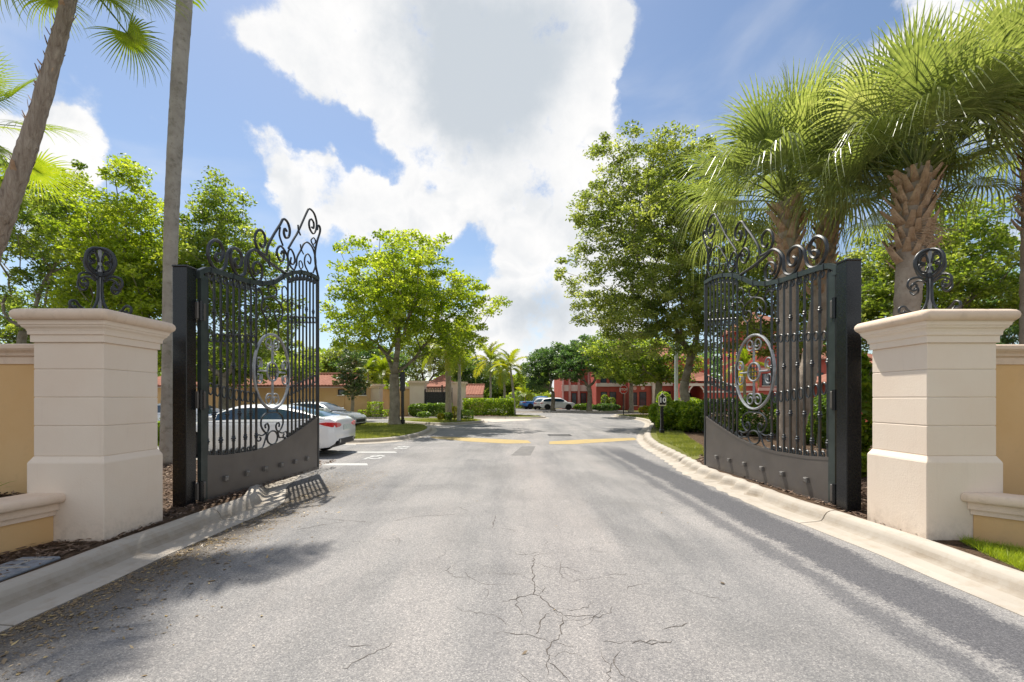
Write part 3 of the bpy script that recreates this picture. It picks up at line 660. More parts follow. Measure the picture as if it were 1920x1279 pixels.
planter(-4.74, 4.713, 1.2, -.22, -1, 'low ochre planter wall with cream coping before the left pillar')
planter(4.80, 4.745, 1.2, .95, 1, 'low ochre planter wall with cream coping beside the right grass patch')
bed('planter_soil', [(-4.93,4.71),(-5.72,1.2),(-16,1.2),(-16,5.02),(-5.03,5.02),(-5.03,4.71)], .55, 'mulch', z0=.1)
bed('planter_soil', [(5.02,4.74),(8.4,1.2),(16,1.2),(16,5.09),(5.13,5.09),(5.13,4.74)], .5, 'mulch', z0=.1)
chips('bark_mulch', [(-4.98,4.7),(-4.95,2.5),(-8,2.5),(-8,5.0),(-5.05,5.0)], 5000, .08, 'chip', .552, .03)
# meter box lid in the left bed
bx = empty('meter_box_lid', (-4.30, 3.9, .12), rz=rad(3), label='grey ribbed plastic meter box lid set in the left mulch bed', cat='meter box')
MB().box(-.17,.17,-.29,.29,0,.035,.012).build('lid', M['lidgrey'], bx, world=False)
for k in range(3): MB().box(-.165,.165,-.2+k*.2-.006,-.2+k*.2+.006,.035,.042).build('rib', M['concrete'], bx, world=False)
MB().box(-.006,.006,-.27,.27,.035,.040).build('rib', M['concrete'], bx, world=False)
# spiky plant in the planter
def strap_plant(x, y, z, n, h, label, cat='plant', mat='leaf_hedge', w=.03):
    root = empty('strap_leaf_plant', (x, y, z), label=label, cat=cat)
    for k in range(n):
        a = k * 2.4 + R.uniform(-.2, .2); l = h * R.uniform(.7, 1.15); t = R.uniform(.35, 1.0); v = []
        for i in range(6):
            s = i / 5; r = l * t * s; zz = l * (s - .55 * t * s * s); ww = w * (1 - s) ** .6 * (.5 + min(1, s * 4) * .5)
            c = (math.cos(a) * r, math.sin(a) * r, zz); v += [(c[0] - math.sin(a) * ww, c[1] + math.cos(a) * ww, c[2]), (c[0] + math.sin(a) * ww, c[1] - math.cos(a) * ww, c[2])]
        f = np.array([(2*i, 2*i+1, 2*i+3, 2*i+2) for i in range(5)])
        link('leaf', npmesh('leaf', np.array(v), f, np.full(5, R.uniform(.3, 1))), M[mat], root)
strap_plant(-5.42, 4.6, .55, 22, .32, 'small bright green strap leaved plant in the left planter')

# ------------------------------------------------------------------ the gates
GL = dict(Xh=-4.42, Zh=6.5, d=.0877, L=3.24)
def LG(px, py):
    t = (px - CX) / F; s = (t*GL['Zh']-GL['Xh'])/(GL['d']-t); Z = GL['Zh']+s; return (s/GL['L'], EYE+(HY-py)/F*Z)
Z8 = lambda pts: [LG(340 + x/5.814, 380 + y/5.814) for x, y in pts]
TOPX = [0,.02,.063,.185,.30,.41,.521,.617,.709,.82,.914,1.0]; TOPZ = [3.40,3.463,3.482,3.506,3.523,3.578,3.698,3.89,4.039,4.138,4.167,4.158]
PANX = [0,.146,.345,.45,.561,.68,.79,.90,1.0]; PANZ = [.76,.712,.70,.722,.773,.865,.975,1.09,1.205]
topz = lambda s: interp(s, TOPX, TOPZ); panz = lambda s: interp(s, PANX, PANZ)
SCR = [
 ([(420,560),(385,560),(372,600),(400,640),(440,610),(458,540),(440,470),(405,420),(360,410),(310,450),(290,530),(305,620),(345,700),(390,735),(440,735),(478,690),(492,620),(505,550),(545,502),(595,500),(640,540),(662,610),(650,680),(620,705),(590,680),(582,630),(605,610)], .020),
 ([(545,515),(535,590),(560,700),(600,780),(645,800),(690,770),(702,690),(705,610),(735,550),(785,515),(830,525),(880,580),(1000,680),(1140,775)], .021),
 ([(745,545),(728,640),(760,770),(810,845),(860,850),(885,780),(870,690),(830,650),(790,670),(782,720),(800,770),(830,775),(840,740)], .017),
 ([(855,440),(880,485),(915,450),(910,360),(870,300),(830,310),(805,380),(815,460),(850,530),(930,575)], .017),
 ([(930,565),(950,470),(1010,350),(1080,240),(1115,180),(1160,215),(1185,300),(1175,370),(1140,385),(1120,330),(1130,285),(1152,315)], .018),
 ([(1080,270),(1072,360),(1110,470)], .013),
 ([(960,570),(965,620),(955,660),(970,705)], .012),
 ([(1090,560),(1105,530),(1122,560),(1115,620),(1085,640),(1055,590),(1045,520),(1080,475),(1120,510),(1160,590),(1168,680),(1155,750)], .016),
 ([(1200,600),(1192,650),(1215,675),(1240,640),(1230,570),(1195,508),(1168,540),(1165,620),(1190,690),(1232,732),(1262,660)], .014),
 ([(1170,500),(1225,405),(1280,310),(1370,110),(1400,70),(1450,120),(1478,220),(1470,300),(1440,340),(1405,290),(1395,220),(1415,180),(1445,220),(1445,280),(1425,270)], .016),
 ([(1275,245),(1280,300),(1302,358)], .012),
 ([(1500,830),(1470,700),(1460,560),(1482,430),(1515,320),(1510,262),(1490,252),(1484,300)], .017),
 ([(1463,510),(1430,450),(1418,410),(1445,385),(1467,425),(1445,455)], .011),
 ([(1258,690),(1265,600),(1310,510),(1340,450),(1380,435),(1430,490),(1460,580),(1468,680),(1440,765)], .014),
 ([(1392,770),(1350,680),(1350,600),(1380,560),(1415,610),(1405,670),(1380,640)], .012),
 ([(1325,752),(1290,700),(1290,640),(1312,645),(1328,700),(1305,722)], .010),
 ([(1300,455),(1310,510),(1336,565)], .010),
]
SCR = [(Z8(p), r) for p, r in SCR]
PK_L = [.03+.0425*k for k in range(9)]; PK_R = [.655+.0405*k for k in range(9)]
def gate(Xh, Zh, dx, L, label, ph):
    n = math.hypot(dx, 1); root = empty('iron_gate', (Xh, Zh, 0), math.atan2(1/n, dx/n), label=label, cat='gate', group='ornamental driveway gates')
    G = lambda s, z, y=0.0: (s*L, y, z)
    B = lambda m_, nm, mat, par=root, sm=False: m_.build(nm, M[mat], par, world=False, smooth=sm, angle=45 if sm else None)
    zb = .105
    # solid lower panel (curved top edge), seam strips and bosses
    m = MB(); ss = np.linspace(.02, .985, 34); rings = []
    for s in ss: rings.append([G(s,zb+.05,-.018), G(s,panz(s),-.018), G(s,panz(s),.018), G(s,zb+.05,.018)])
    B(m.rings(rings), 'panel', 'gate_panel')
    m = MB(); m.tube([G(s, panz(s)+.012) for s in ss], .032, 4, up=(0,1,0)); B(m, 'panel_rail', 'gate_panel')
    B(MB().box(0, L, -.025, .025, zb, zb+.05), 'bottom_rail', 'gate_panel')
    for s in (.135,.283,.43,.575,.715,.85):
        for sd in (-1, 1):
            m = MB(); y0 = sd*.018; y1 = sd*.055; c = s*L; h = .039
            m.rings([[(c-h,y0,.39-h),(c+h,y0,.39-h),(c+h,y0,.39+h),(c-h,y0,.39+h)],[(c-h,y1,.39-h),(c+h,y1,.39-h),(c+h,y1,.39+h),(c-h,y1,.39+h)],[(c-.022,y1+sd*.012,.39-.022),(c+.022,y1+sd*.012,.39-.022),(c+.022,y1+sd*.012,.39+.022),(c-.022,y1+sd*.012,.39+.022)]])
            B(m, 'boss', 'boss_metal')
    # stiles and the swept top rail
    B(MB().box(-.05, .022*3.3, -.028, .028, zb+.05, 3.36), 'hinge_stile', 'rail_metal')
    B(MB().box(L-.05, L, -.028, .028, zb+.05, topz(1)-.02), 'free_stile', 'iron')
    m = MB(); pts = [(-.04/L*1.0, 3.30), (-.012, 3.40), (.02, 3.462)] + [(s, topz(s)) for s in np.linspace(.05, 1, 40)]
    m.tube([G(s, z) for s, z in pts], .052, 4, up=(0,1,0), flat=.9); B(m, 'top_rail', 'rail_metal', sm=False)
    for s in (.045,.19,.31,.41,.505,.60,.69,.79,.90):
        zz = topz(s); B(MB().box(s*L-.012, s*L+.012, -.04, .04, zz-.047, zz+.047), 'rail_band', 'iron')
    # pickets with curled ends, collars and ring bands
    def picket(s, i, left):
        zt = topz(s) - .05; z0 = panz(s) + .03; cr = .050 if left else .046; sg = -1 if left else 1
        m = MB(); m.tube([G(s, z0), G(s, zt - .05)], .019, 4, up=(0,1,0))
        top = [(s*L + sg*(cr - (cr*(1-.65*k/14))*math.cos(2.0*math.pi*1.25*k/14)), zt - .05 + cr*1.5*(1-.65*k/14)*math.sin(2*math.pi*1.25*k/14)) for k in range(15)]
        m.tube([(x, 0, z) for x, z in top], .0145, 5)
        bot = [(s*L + sg*(cr - (cr*(1-.65*k/14))*math.cos(2.0*math.pi*1.25*k/14)), z0 + .04 - cr*1.4*(1-.65*k/14)*math.sin(2*math.pi*1.25*k/14)) for k in range(15)]
        m.tube([(x, 0, z) for x, z in bot], .0145, 5)
        pk = B(m, 'picket', 'iron')
        hs = ((2.88, 1.37) if i % 2 else (2.12, .98)) if left else ((3.42, 1.55) if i % 2 else (2.44, 2.44))
        for h in set(hs):
            B(MB().lathe([(.018,-.05),(.030,-.034),(.022,-.022),(.038,0),(.022,.022),(.030,.034),(.018,.05)], G(s, h), 8), 'collar', 'iron', pk, True)
    for i, s in enumerate(PK_L): picket(s, i, True)
    for i, s in enumerate(PK_R[:-1]): picket(s, i, False)
    def ring(s, z, rx, rz):
        B(MB().tube([(s*L + rx*math.cos(2*math.pi*k/12), 0, z + rz*math.sin(2*math.pi*k/12)) for k in range(12)], .0125, 5, closed=True), 'ring', 'iron', sm=True)
    for s in [PK_L[0]-.021] + [x + .0213 for x in PK_L[:-1]]:
        ring(s, interp(s, [0,.37], [2.48,2.61]), .047, .062); ring(s, interp(s, [0,.2,.37], [1.775,1.67,1.618]), .047, .085)
    for s in [x + .02 for x in PK_R[:-1]]:
        ring(s, interp(s, [.66,1], [3.10,3.28]), .044, .062); ring(s, interp(s, [.66,1], [1.74,2.056]), .044, .085)
    # centre: silver oval with cross of double scrolls
    oc = (.508, 2.085); orx = .158*L; orz = .665
    def sc(pts, r, mat='iron', closed=False, nm='scroll', par=root):
        return B(MB().tube([G(s, 0 + z) for s, z in pts], r, 6, closed=closed, flat=1.25, up=(0,1,0)), nm, mat, par, True)
    sc([(oc[0] + .158*math.cos(2*math.pi*k/48), oc[1] + orz*math.sin(2*math.pi*k/48)) for k in range(48)], .024, 'silver_paint', True, 'oval_frame')
    for (ax, az) in ((0,1),(0,-1),(1,0),(-1,0)):
        if ax == 0:
            sc([(oc[0], oc[1]+az*.17), (oc[0], oc[1]+az*.48)], .019, 'silver_paint', nm='cross_bar')
            for q in (-1, 1):
                c = (oc[0]+q*.030, oc[1]+az*.50); sc([(c[0]+x*1.0, c[1]+z) for x, z in [(q*.034*r*math.cos(a), az*.115*r*math.sin(a)) for a, r in [(-2.2+k*.42, 1-.035*k) for k in range(20)]]], .013, 'silver_paint')
        else:
            sc([(oc[0]+ax*.05, oc[1]), (oc[0]+ax*.115, oc[1])], .019, 'silver_paint', nm='cross_bar')
            for q in (-1, 1):
                c = (oc[0]+ax*.118, oc[1]+q*.125); sc([(c[0]+ax*.030*r*math.sin(a), c[1]+q*.115*r*math.cos(a)) for a, r in [(-2.2+k*.42, 1-.035*k) for k in range(20)]], .013, 'silver_paint')
    sc([(oc[0] + .048*math.cos(2*math.pi*k/24), oc[1] + .165*math.sin(2*math.pi*k/24)) for k in range(24)], .018, 'silver_paint', True, 'hub_ring')
    for q in (-1, 0, 1):
        w = math.sqrt(1-(q*.5)**2); sc([(oc[0]+q*.024, oc[1]-.165*w), (oc[0]+q*.024, oc[1]+.165*w)], .009, 'iron', nm='hub_bar'); sc([(oc[0]-.048*w, oc[1]+q*.08), (oc[0]+.048*w, oc[1]+q*.08)], .009, 'iron', nm='hub_bar')
    # centre scrolls above the oval
    for q in (-1, 1):
        c0 = .508 + q*.055; sc([(c0, oc[1]+orz*.93), (c0, 3.02)], .014, nm='riser')
        sc(spline([(.508+q*x, z) for x, z in [(.055,3.0),(.085,3.10),(.095,3.22),(.07,3.34),(.02,3.41),(.0,3.43)]], 5), .015)
        sc(spline([(.508+q*x, z) for x, z in [(.055,3.0),(.028,3.06),(.022,3.16),(.05,3.22),(.068,3.14),(.052,3.10)]], 5), .013)
        zt = topz(.508+q*.10) - .06
        sc(spline([(.508+q*x, z) for x, z in [(.08,3.33),(.10,3.42),(.135,3.44),(.145,zt-.12 if q < 0 else 3.62),(.115,zt-.03 if q < 0 else 3.70),(.09,zt-.12 if q<0 else 3.62),(.10,3.40+.03),(.118,3.46)]], 5), .012)
        # lower centre scrolls
        sc([(c0-q*.012, oc[1]-orz*.98), (c0-q*.012, 1.36)], .014, nm='riser')
        sc(spline([(.508+q*x, z) for x, z in [(0,1.36),(.05,1.35),(.092,1.27),(.098,1.14),(.07,1.03),(.045,1.02),(.032,1.10),(.046,1.17),(.064,1.14),(.06,1.09)]], 5), .015)
        sb = panz(.508+q*.12) + .035
        sc(spline([(.508+q*x, z) for x, z in [(.045,1.02),(.09,.97),(.125,.99),(.14,.93),(.12,.88),(.10,.91),(.11,.95)]], 5), .013)
        sc(spline([(.508+q*x, z) for x, z in [(.05,1.0),(.062,.90),(.085,sb+.03),(.125,sb)]], 5), .013)
    zc = panz(.508) + .04; hh = (1.03 - zc) / 2
    sc([(.508 + .047*math.cos(2*math.pi*k/24), zc + hh + hh*math.sin(2*math.pi*k/24)) for k in range(24)], .015, closed=True, nm='small_oval')
    zr = topz(.508) - .05; hr = (zr - 3.43) / 2
    sc([(.508 + .04*math.cos(2*math.pi*k/24), 3.43 + hr + hr*math.sin(2*math.pi*k/24)) for k in range(24)], .014, closed=True, nm='small_oval')
    # crest above the rail
    for pts, r in SCR: sc(spline(pts, 4), r*1.18, nm='crest_scroll')
    for z in (.30, 1.585, 2.84):
        h = B(MB().box(-.13, .03, -.045, .045, z-.12, z+.12, .01), 'hinge', 'gate_panel'); B(MB().lathe([(.034,-.14),(.034,.14)], (-.075, ph*.05, z), 10), 'knuckle', 'black_metal', h, True)
    return root
gate(-4.42, 6.5, .0877, 3.24, 'black wrought iron gate leaf standing open before the white sedan', -1)
gate(4.45, 6.3, -.0515, 3.75, 'black wrought iron gate leaf standing open before the sabal palms', 1)
def gate_post(x, y, label):
    root = empty('gate_post', (x, y, 0), label=label, cat='gate post', group='square steel gate posts'); h = .098
    MB().box(x-h, x+h, y-h, y+h, .05, 3.40, .008).build('shaft', M['black_metal'], root)
    MB().box(x-h-.006, x+h+.006, y-h-.006, y+h+.006, 3.40, 3.425, .006).build('cap', M['black_metal'], root)
    MB().box(x-.16, x+.16, y-.16, y+.16, .04, .115).build('base_plate', M['black_metal'], root)
gate_post(-4.525, 6.3, 'black square steel post holding the left gate leaf')
gate_post(4.445, 6.02, 'black square steel post holding the right gate leaf')

# ------------------------------------------------------------------ trees
def tree(name, label, cat, base, fork, lobes, ncl, nleaf, ls, mat, tr=.25, seed=1, spread=.5, bark='bark_oak', mind=.5, group=None, lean=(0, 0), zb=-.2, flat=.55, limb=.8):
    rg = np.random.default_rng(seed); b = np.array(base, float)
    vol = np.array([l[3]*l[4]*l[5] for l in lobes]) ** .75; vol /= vol.sum(); C = []
    tries = 0
    while len(C) < ncl and tries < ncl * 12:
        tries += 1; l = lobes[rg.choice(len(lobes), p=vol)]; d = rg.normal(size=3); d /= np.linalg.norm(d); r = rg.uniform(.12, 1) ** .5
        p = np.array(l[:3]) + d * r * np.array(l[3:6])
        if p[2] < b[2] + fork * .75: continue
        if C and np.min(np.linalg.norm(np.array(C) - p, axis=1)) < mind * (1 if tries < ncl*6 else .6): continue
        C.append(p)
    C = np.array(C); fk = b + np.array([lean[0], lean[1], fork])
    nodes = [b.copy()]; par = [-1]; nt_ = 5
    for k in range(1, nt_ + 1): nodes.append(b + (fk - b) * k / nt_ + np.append(rg.normal(0, tr * .12, 2), 0)); par.append(len(nodes) - 2)
    order = np.argsort(np.linalg.norm(C - fk, axis=1)); depth = [0] * len(nodes); dl = [np.linalg.norm(x - fk) for x in nodes]
    fkdist = [9e9] * (nt_) + [0.0]
    for i in order:
        c = C[i]; N = np.array(nodes); d = np.linalg.norm(N - c, axis=1); cost = d + limb * .55 * np.array(fkdist)
        cost[:nt_] = 9e9; j = int(np.argmin(cost)); n = max(1, int(d[j] / (.45 * limb + .25))); prev = j; a = nodes[j].copy(); side = rg.normal(size=3) * d[j] * .07
        for k in range(1, n + 1):
            t = k / n; q = a + (c - a) * t + side * math.sin(math.pi * t) + np.array([0, 0, d[j] * .09 * math.sin(math.pi * t)])
            nodes.append(q); par.append(prev); fkdist.append(fkdist[prev] + float(np.linalg.norm(q - nodes[prev]))); prev = len(nodes) - 1
    n = len(nodes); w = np.zeros(n); ch = np.zeros(n, int)
    for i in range(n - 1, 0, -1):
        if w[i] == 0: w[i] = 1
        w[par[i]] += w[i]
    rads = np.maximum(.012, tr * .74 * (w / w[nt_]) ** .56); 
    for k in range(nt_ + 1): rads[k] = tr * (1.0 - .16 * k / nt_) * (1.22 if k == 0 else 1)
    m = MB()
    tp = spline([tuple(x) for x in nodes[:nt_+1]], 4); tr_ = [float(x) * (1 + .035*math.sin(q*2.1+seed)) for q, x in enumerate(np.interp(np.linspace(0, nt_, len(tp)), range(nt_+1), rads[:nt_+1]))]
    tr_[0] *= 1.25; tr_[1] *= 1.08; m.tube(tp, tr_, 12)
    for i in range(nt_ + 1, n):
        p = par[i]; a, c = Vector(nodes[p]), Vector(nodes[i]); r0 = min(rads[p], rads[i] * 1.3) if i > nt_ else rads[p]
        if (c - a).length < 1e-5: continue
        m.tube([a, c + (c - a).normalized() * rads[i] * .25], [r0, rads[i]], 8 if rads[i] > .1 else (5 if rads[i] > .03 else 3))
    root = empty(name, tuple(b), label=label, cat=cat, group=group)
    m.build('trunk', M[bark], root, fix=False, smooth=True)
    cl = rg.uniform(0, 1, len(C)); k = nleaf
    cen = np.repeat(C, k, 0); off = NR.normal(size=(len(cen), 3)); rr = NR.uniform(0, 1, (len(cen), 1)) ** .5
    off = off / np.linalg.norm(off, axis=1)[:, None] * rr * spread * np.array([1, 1, flat]) * NR.uniform(.6, 1.25, (len(C), 1)).repeat(k, 0)
    pts = cen + off; v, f = leafcloud(pts, ls, ls * .5, zb)
    tint = np.clip(.5 * np.repeat(cl, k) + .5 * NR.uniform(0, 1, len(pts)), 0, 1)
    link('crown', npmesh('crown', v - b, f, tint), M[mat], root)
    return root
def lb(px, py, rx, ry, Y, dy=0.0, rd=None):
    c = P(px, py, Y + dy); return (c[0], c[1], c[2], rx*Y/F, (rd if rd else rx)*Y/F, ry*Y/F)
z0 = .1
# centre-left lime tree on the first island
Y = 25.8; x = (740-CX)/F*Y
tree('lime_green_tree', 'bright lime green spreading tree standing on the grass island behind the white sedan', 'tree', (x, Y, .1), 2.9,
     [lb(770,470,75,50,Y), lb(700,520,90,70,Y), lb(640,580,50,75,Y), lb(790,560,110,70,Y), lb(880,580,70,55,Y), lb(670,640,60,35,Y,-1), lb(740,620,110,50,Y), lb(860,640,65,35,Y,-1), lb(760,540,100,90,Y,-2), lb(740,560,100,90,Y,2.2)],
     360, 100, .20, 'leaf_lime', .31, 3, .62, mind=.5)
# right big oak
Y = 26.0; x = (1282-CX)/F*Y
tree('oak_tree', 'tall green oak with forked trunk behind the clipped hedge and number ten sign', 'tree', (x, Y, .1), 2.5,
     [lb(1180,310,90,60,Y), lb(1150,400,90,60,Y), lb(1110,490,75,45,Y), lb(1150,560,85,55,Y), lb(1230,430,110,110,Y), lb(1300,360,110,90,Y), lb(1330,480,110,110,Y), lb(1220,560,100,60,Y), lb(1270,300,90,55,Y), lb(1180,620,60,30,Y), lb(1270,600,80,40,Y,-1.5), lb(1300,620,70,45,Y,-2), lb(1200,630,70,40,Y,-2), lb(1130,590,70,40,Y), lb(1250,560,90,60,Y,-2), lb(1340,570,80,60,Y,1), lb(1250,450,110,110,Y,-2.5), lb(1300,450,110,110,Y,3)],
     760, 122, .18, 'leaf_oak', .29, 5, .62, mind=.5)
# left background oaks
TREES_L = [
 ('dense_oak_tree', 'broad green oak behind the left boundary wall and leaning palm', (60, 24), [(90,430,150,110),(30,380,110,90),(150,480,150,90),(60,560,140,60),(120,330,50,50),(215,520,90,80)], 9, 'leaf_mid'),
 ('dense_oak_tree', 'yellow green oak rising just left of the bare palm trunk', (235, 22), [(240,430,90,70),(230,330,30,40),(260,520,110,80),(200,470,80,60),(280,600,90,50),(190,590,90,40),(260,660,80,35)], 10, 'leaf_lime'),
 ('dense_oak_tree', 'green oak with a pointed top seen above the left gate leaf', (420, 23), [(410,400,50,70),(420,470,90,70),(360,520,90,90),(470,530,70,80),(430,590,110,60),(400,340,25,35),(520,600,50,45),(420,665,80,35),(500,660,55,32),(350,650,60,40)], 12, 'leaf_mid'),
]
for nm, lab, (px, Y), lo, sd, mt in TREES_L:
    x = (px-CX)/F*Y
    tree(nm, lab, 'tree', (x, Y, .1), 2.6, [lb(*q, Y) for q in lo] + [lb(q[0], q[1], q[2], q[3], Y, 1.5) for q in lo[:3]], 330, 105, .19, mt, .25, sd, .6, mind=.5)
# smaller and farther trees
FAR = [
 ('dark_oak_tree', 'rounded dark green tree in front of the red building nearest the parked cars', 1037, 57, [(1030,680,40,30),(1010,715,25,18),(1055,670,35,28),(1000,690,22,20)], 'leaf_dark', 21, .26, 2.3),
 ('dark_oak_tree', 'spreading dark tree with pale trunk before the red wall left of the stop sign', 1105, 54, [(1100,670,55,35),(1070,690,40,25),(1140,690,40,25),(1110,650,40,25),(1170,700,40,18)], 'leaf_dark', 22, .30, 2.9),
 ('light_green_tree', 'light green leafy tree above the stop sign with double trunk', 1236, 40, [(1180,665,65,42),(1140,655,50,36),(1230,655,65,48),(1200,700,65,20),(1260,685,55,34),(1150,690,50,18)], 'leaf_mid', 23, .34, 3.2),
 ('light_green_tree', 'slim pale trunked tree beside the stop sign and cream pilaster', 1183, 50, [(1170,690,40,20),(1205,700,35,16),(1190,680,40,25)], 'leaf_mid', 24, .26, 3.0),
 ('background_tree', 'grey green tree behind the small red roof left of centre', 800, 58, [(780,660,50,50),(830,670,50,40),(760,690,40,35)], 'leaf_oak', 25, .3, 3),
 ('background_tree', 'dark tree between the ochre wall end and the feather palms', 890, 62, [(885,700,40,28),(860,680,35,30),(920,705,30,22)], 'leaf_dark', 26, .3, 2),
 ('background_tree', 'far tree line oak left of the blue pickup', 965, 95, [(975,728,40,18),(940,722,30,20),(1010,732,25,16)], 'leaf_mid', 27, .3, 1.5),
 ('background_tree', 'hazy dark tree behind the magnolia over the garage roof', 690, 50, [(700,680,45,40),(665,690,35,30),(730,690,35,35)], 'leaf_dark', 28, .3, 2.5),
 ('background_tree', 'olive tree behind the garage roof right of the left gate', 620, 52, [(615,690,40,25),(580,690,40,30),(640,670,30,25)], 'leaf_oak', 29, .3, 2.5),
 ('background_tree', 'dense green tree over the garage roof seen through the left gate', 480, 46, [(470,660,60,45),(420,670,55,40),(530,670,50,40)], 'leaf_oak', 30, .3, 2.5),
 ('background_tree', 'low bushy green tree hanging over the garage eave behind the left gate', 430, 34, [(420,688,62,34),(380,670,45,40),(470,690,40,22),(550,688,45,24)], 'leaf_mid', 33, .2, 2.2),
 ('background_tree', 'dense green tree behind the left pillar and bare palm', 300, 46, [(300,650,70,50),(240,660,60,45),(360,660,50,45)], 'leaf_mid', 31, .3, 2.5),
 ('background_tree', 'dark green tree low behind the far left wall', 90, 40, [(60,620,90,50),(140,620,70,45),(10,600,60,60)], 'leaf_mid', 32, .3, 2.5),
]
for nm, lab, px, Y, lo, mt, sd, tr, fk in FAR:
    x = (px-CX)/F*Y
    sc_l = Y/F
    tree(nm, lab, 'tree', (x, Y, .1), fk, [lb(*q, Y) for q in lo] + [lb(q[0], q[1], q[2]*.9, q[3]*.9, Y, 1.5) for q in lo[:2]], 150, 90, .30 if Y < 70 else .45, mt, tr, sd, .85 if Y < 70 else 1.3, mind=.7)
# trees behind the right sabals
TREES_R = [
 ('background_oak_tree', 'green oak filling the space behind the two left sabal palms', 1500, 21, [(1450,520,100,80),(1560,560,110,80),(1380,560,80,70),(1620,520,90,80),(1500,620,130,50)], 'leaf_oak', 41),
 ('background_oak_tree', 'bright oak behind the right pillar and its finial', 1800, 19, [(1800,480,110,70),(1700,540,110,80),(1860,560,90,60),(1780,420,90,50),(1650,600,90,60)], 'leaf_mid', 42),
 ('background_oak_tree', 'dark oak behind the right boundary wall', 1900, 27, [(1900,600,90,70),(1840,640,90,60),(1960,560,100,90)], 'leaf_dark', 43),
]
for nm, lab, px, Y, lo, mt, sd in TREES_R:
    x = (px-CX)/F*Y
    tree(nm, lab, 'tree', (x, Y, .1), 2.4, [lb(*q, Y) for q in lo] + [lb(q[0], q[1], q[2]*.9, q[3]*.9, Y, 1.6) for q in lo[:3]], 300, 100, .18, mt, .24, sd, .62, mind=.5)
# magnolia
Y = 33; x = (661-CX)/F*Y
tree('magnolia_tree', 'small dark magnolia with bronze leaves before the ochre garage', 'tree', (x, Y, .1), 1.6, [lb(660,700,28,28,Y), lb(655,670,16,18,Y), lb(672,715,24,18,Y), lb(645,715,18,18,Y), lb(660,735,20,12,Y)], 75, 34, .24, 'leaf_magnolia', .13, 51, .36, mind=.42)

# ------------------------------------------------------------------ palms
def fan_mesh(name, nseg, rad_, droop, spread_deg, width, costa=.35, pet=.9, tip=.35, seed=0):
    """one costapalmate fan leaf; grows along +x from the origin (petiole base)"""
    rg = np.random.default_rng(seed); V = []; Fc = []
    def add(vs, fs): b = len(V); V.extend(vs); Fc.extend([tuple(i + b for i in q) for q in fs])
    # petiole
    pp = []
    for k in range(5):
        s = k / 4; pp.append((pet * s, 0, .10 * math.sin(s * 2) * pet - droop * .10 * s * s))
    for k in range(4):
        a, b = pp[k], pp[k+1]; w = .024 - .003 * k
        add([(a[0],-w,a[2]),(a[0],0,a[2]-w*.7),(a[0],w,a[2]),(b[0],-w,b[2]),(b[0],0,b[2]-w*.7),(b[0],w,b[2])], [(0,1,4,3),(1,2,5,4),(0,3,5,2)])
    hx, hz = pp[-1][0], pp[-1][2]
    for i in range(nseg):
        u = (i + .5) / nseg * 2 - 1; ang = rad(spread_deg) * u; l = rad_ * (1 - .22 * abs(u) ** 2) * rg.uniform(.9, 1.06); dr = droop * rg.uniform(.45, 1.6)
        ox = costa * rad_ * (1 - abs(u)) * .6; ca, sa = math.cos(ang), math.sin(ang); rows = []
        fold = .22 + .5 * abs(u) * .2; K = 6
        for k in range(K + 1):
            s = k / K; r = l * s
            if k == K: r = l
            bend = dr * s ** 3.4 * l * .75; back = .16 * dr * s ** 3 * l
            ww = width * rad_ * (1.0 if s < .38 else max(.04, 1 - (s - .38) / .62) ** .8) * min(1, .25 + s * 2.2)
            cx_, cz_ = hx + ox + ca * (r - back), hz + .12 * rad_ * math.sin(s * 1.6) * (1 - .3 * abs(u)) - bend - costa * ox * .2
            cy_ = sa * (r - back); px_, py_ = -sa, ca
            rows.append([(cx_ - px_*ww, cy_ - py_*ww, cz_ + ww*fold), (cx_, cy_, cz_ - ww*fold*.5), (cx_ + px_*ww, cy_ + py_*ww, cz_ + ww*fold)])
        vs = [p for r_ in rows for p in r_]; fs = []
        for k in range(K): fs += [(3*k,3*k+1,3*k+4,3*k+3),(3*k+1,3*k+2,3*k+5,3*k+4)]
        add(vs, fs)
    me = bpy.data.meshes.new(name); me.from_pydata(V, [], Fc); me.update(); return me
def feather_mesh(name, length, droop, nl, ll, seed=0, vee=.5, hang=.3):
    rg = np.random.default_rng(seed); V = []; Fc = []
    def pt(s): return np.array([length * (s - .22 * droop * s ** 2.2), 0, length * (.42 * s - droop * .95 * s * s)])
    for k in range(10):
        a, b = pt(k/10), pt((k+1)/10); w = .03 * (1 - k/11); i = len(V); V += [(a[0],-w,a[2]),(a[0],w,a[2]),(b[0],w*.9,b[2]),(b[0],-w*.9,b[2])]; Fc.append((i,i+1,i+2,i+3))
    for k in range(nl):
        s = .14 + .86 * k / nl; o = pt(s); t = pt(min(1, s + .03)) - o; t /= np.linalg.norm(t) + 1e-9; l = ll * (math.sin(math.pi * (.12 + .85 * s)) ** .6) * rg.uniform(.85, 1.1)
        for q in (-1, 1):
            d = t * .55 + np.array([0, q, 0]) * .85 + np.array([0, 0, vee * rg.uniform(.2, 1)]); d /= np.linalg.norm(d); w = t * .019 * (ll / .45)
            m1 = o + d * l * .5; e = o + d * l + np.array([0, 0, -hang * l]); i = len(V)
            V += [tuple(o - w), tuple(o + w), tuple(m1 + w * 1.1), tuple(m1 - w * 1.1), tuple(e)]; Fc += [(i,i+1,i+2,i+3),(i+3,i+2,i+4)]
    me = bpy.data.meshes.new(name); me.from_pydata(V, [], Fc); me.update(); return me
SABAL = [fan_mesh('sabal_frond', 40, 1.08, d_, 112, .019, .55, 1.05, seed=k) for k, d_ in enumerate((.16, .38, .70, 1.05))]
SABAL_DRY = SABAL[3].copy()
FAN = [fan_mesh('fan_frond', 44, .85, d_, 125, .017, .12, 1.0, seed=20+k) for k, d_ in enumerate((.10, .3, .55))]
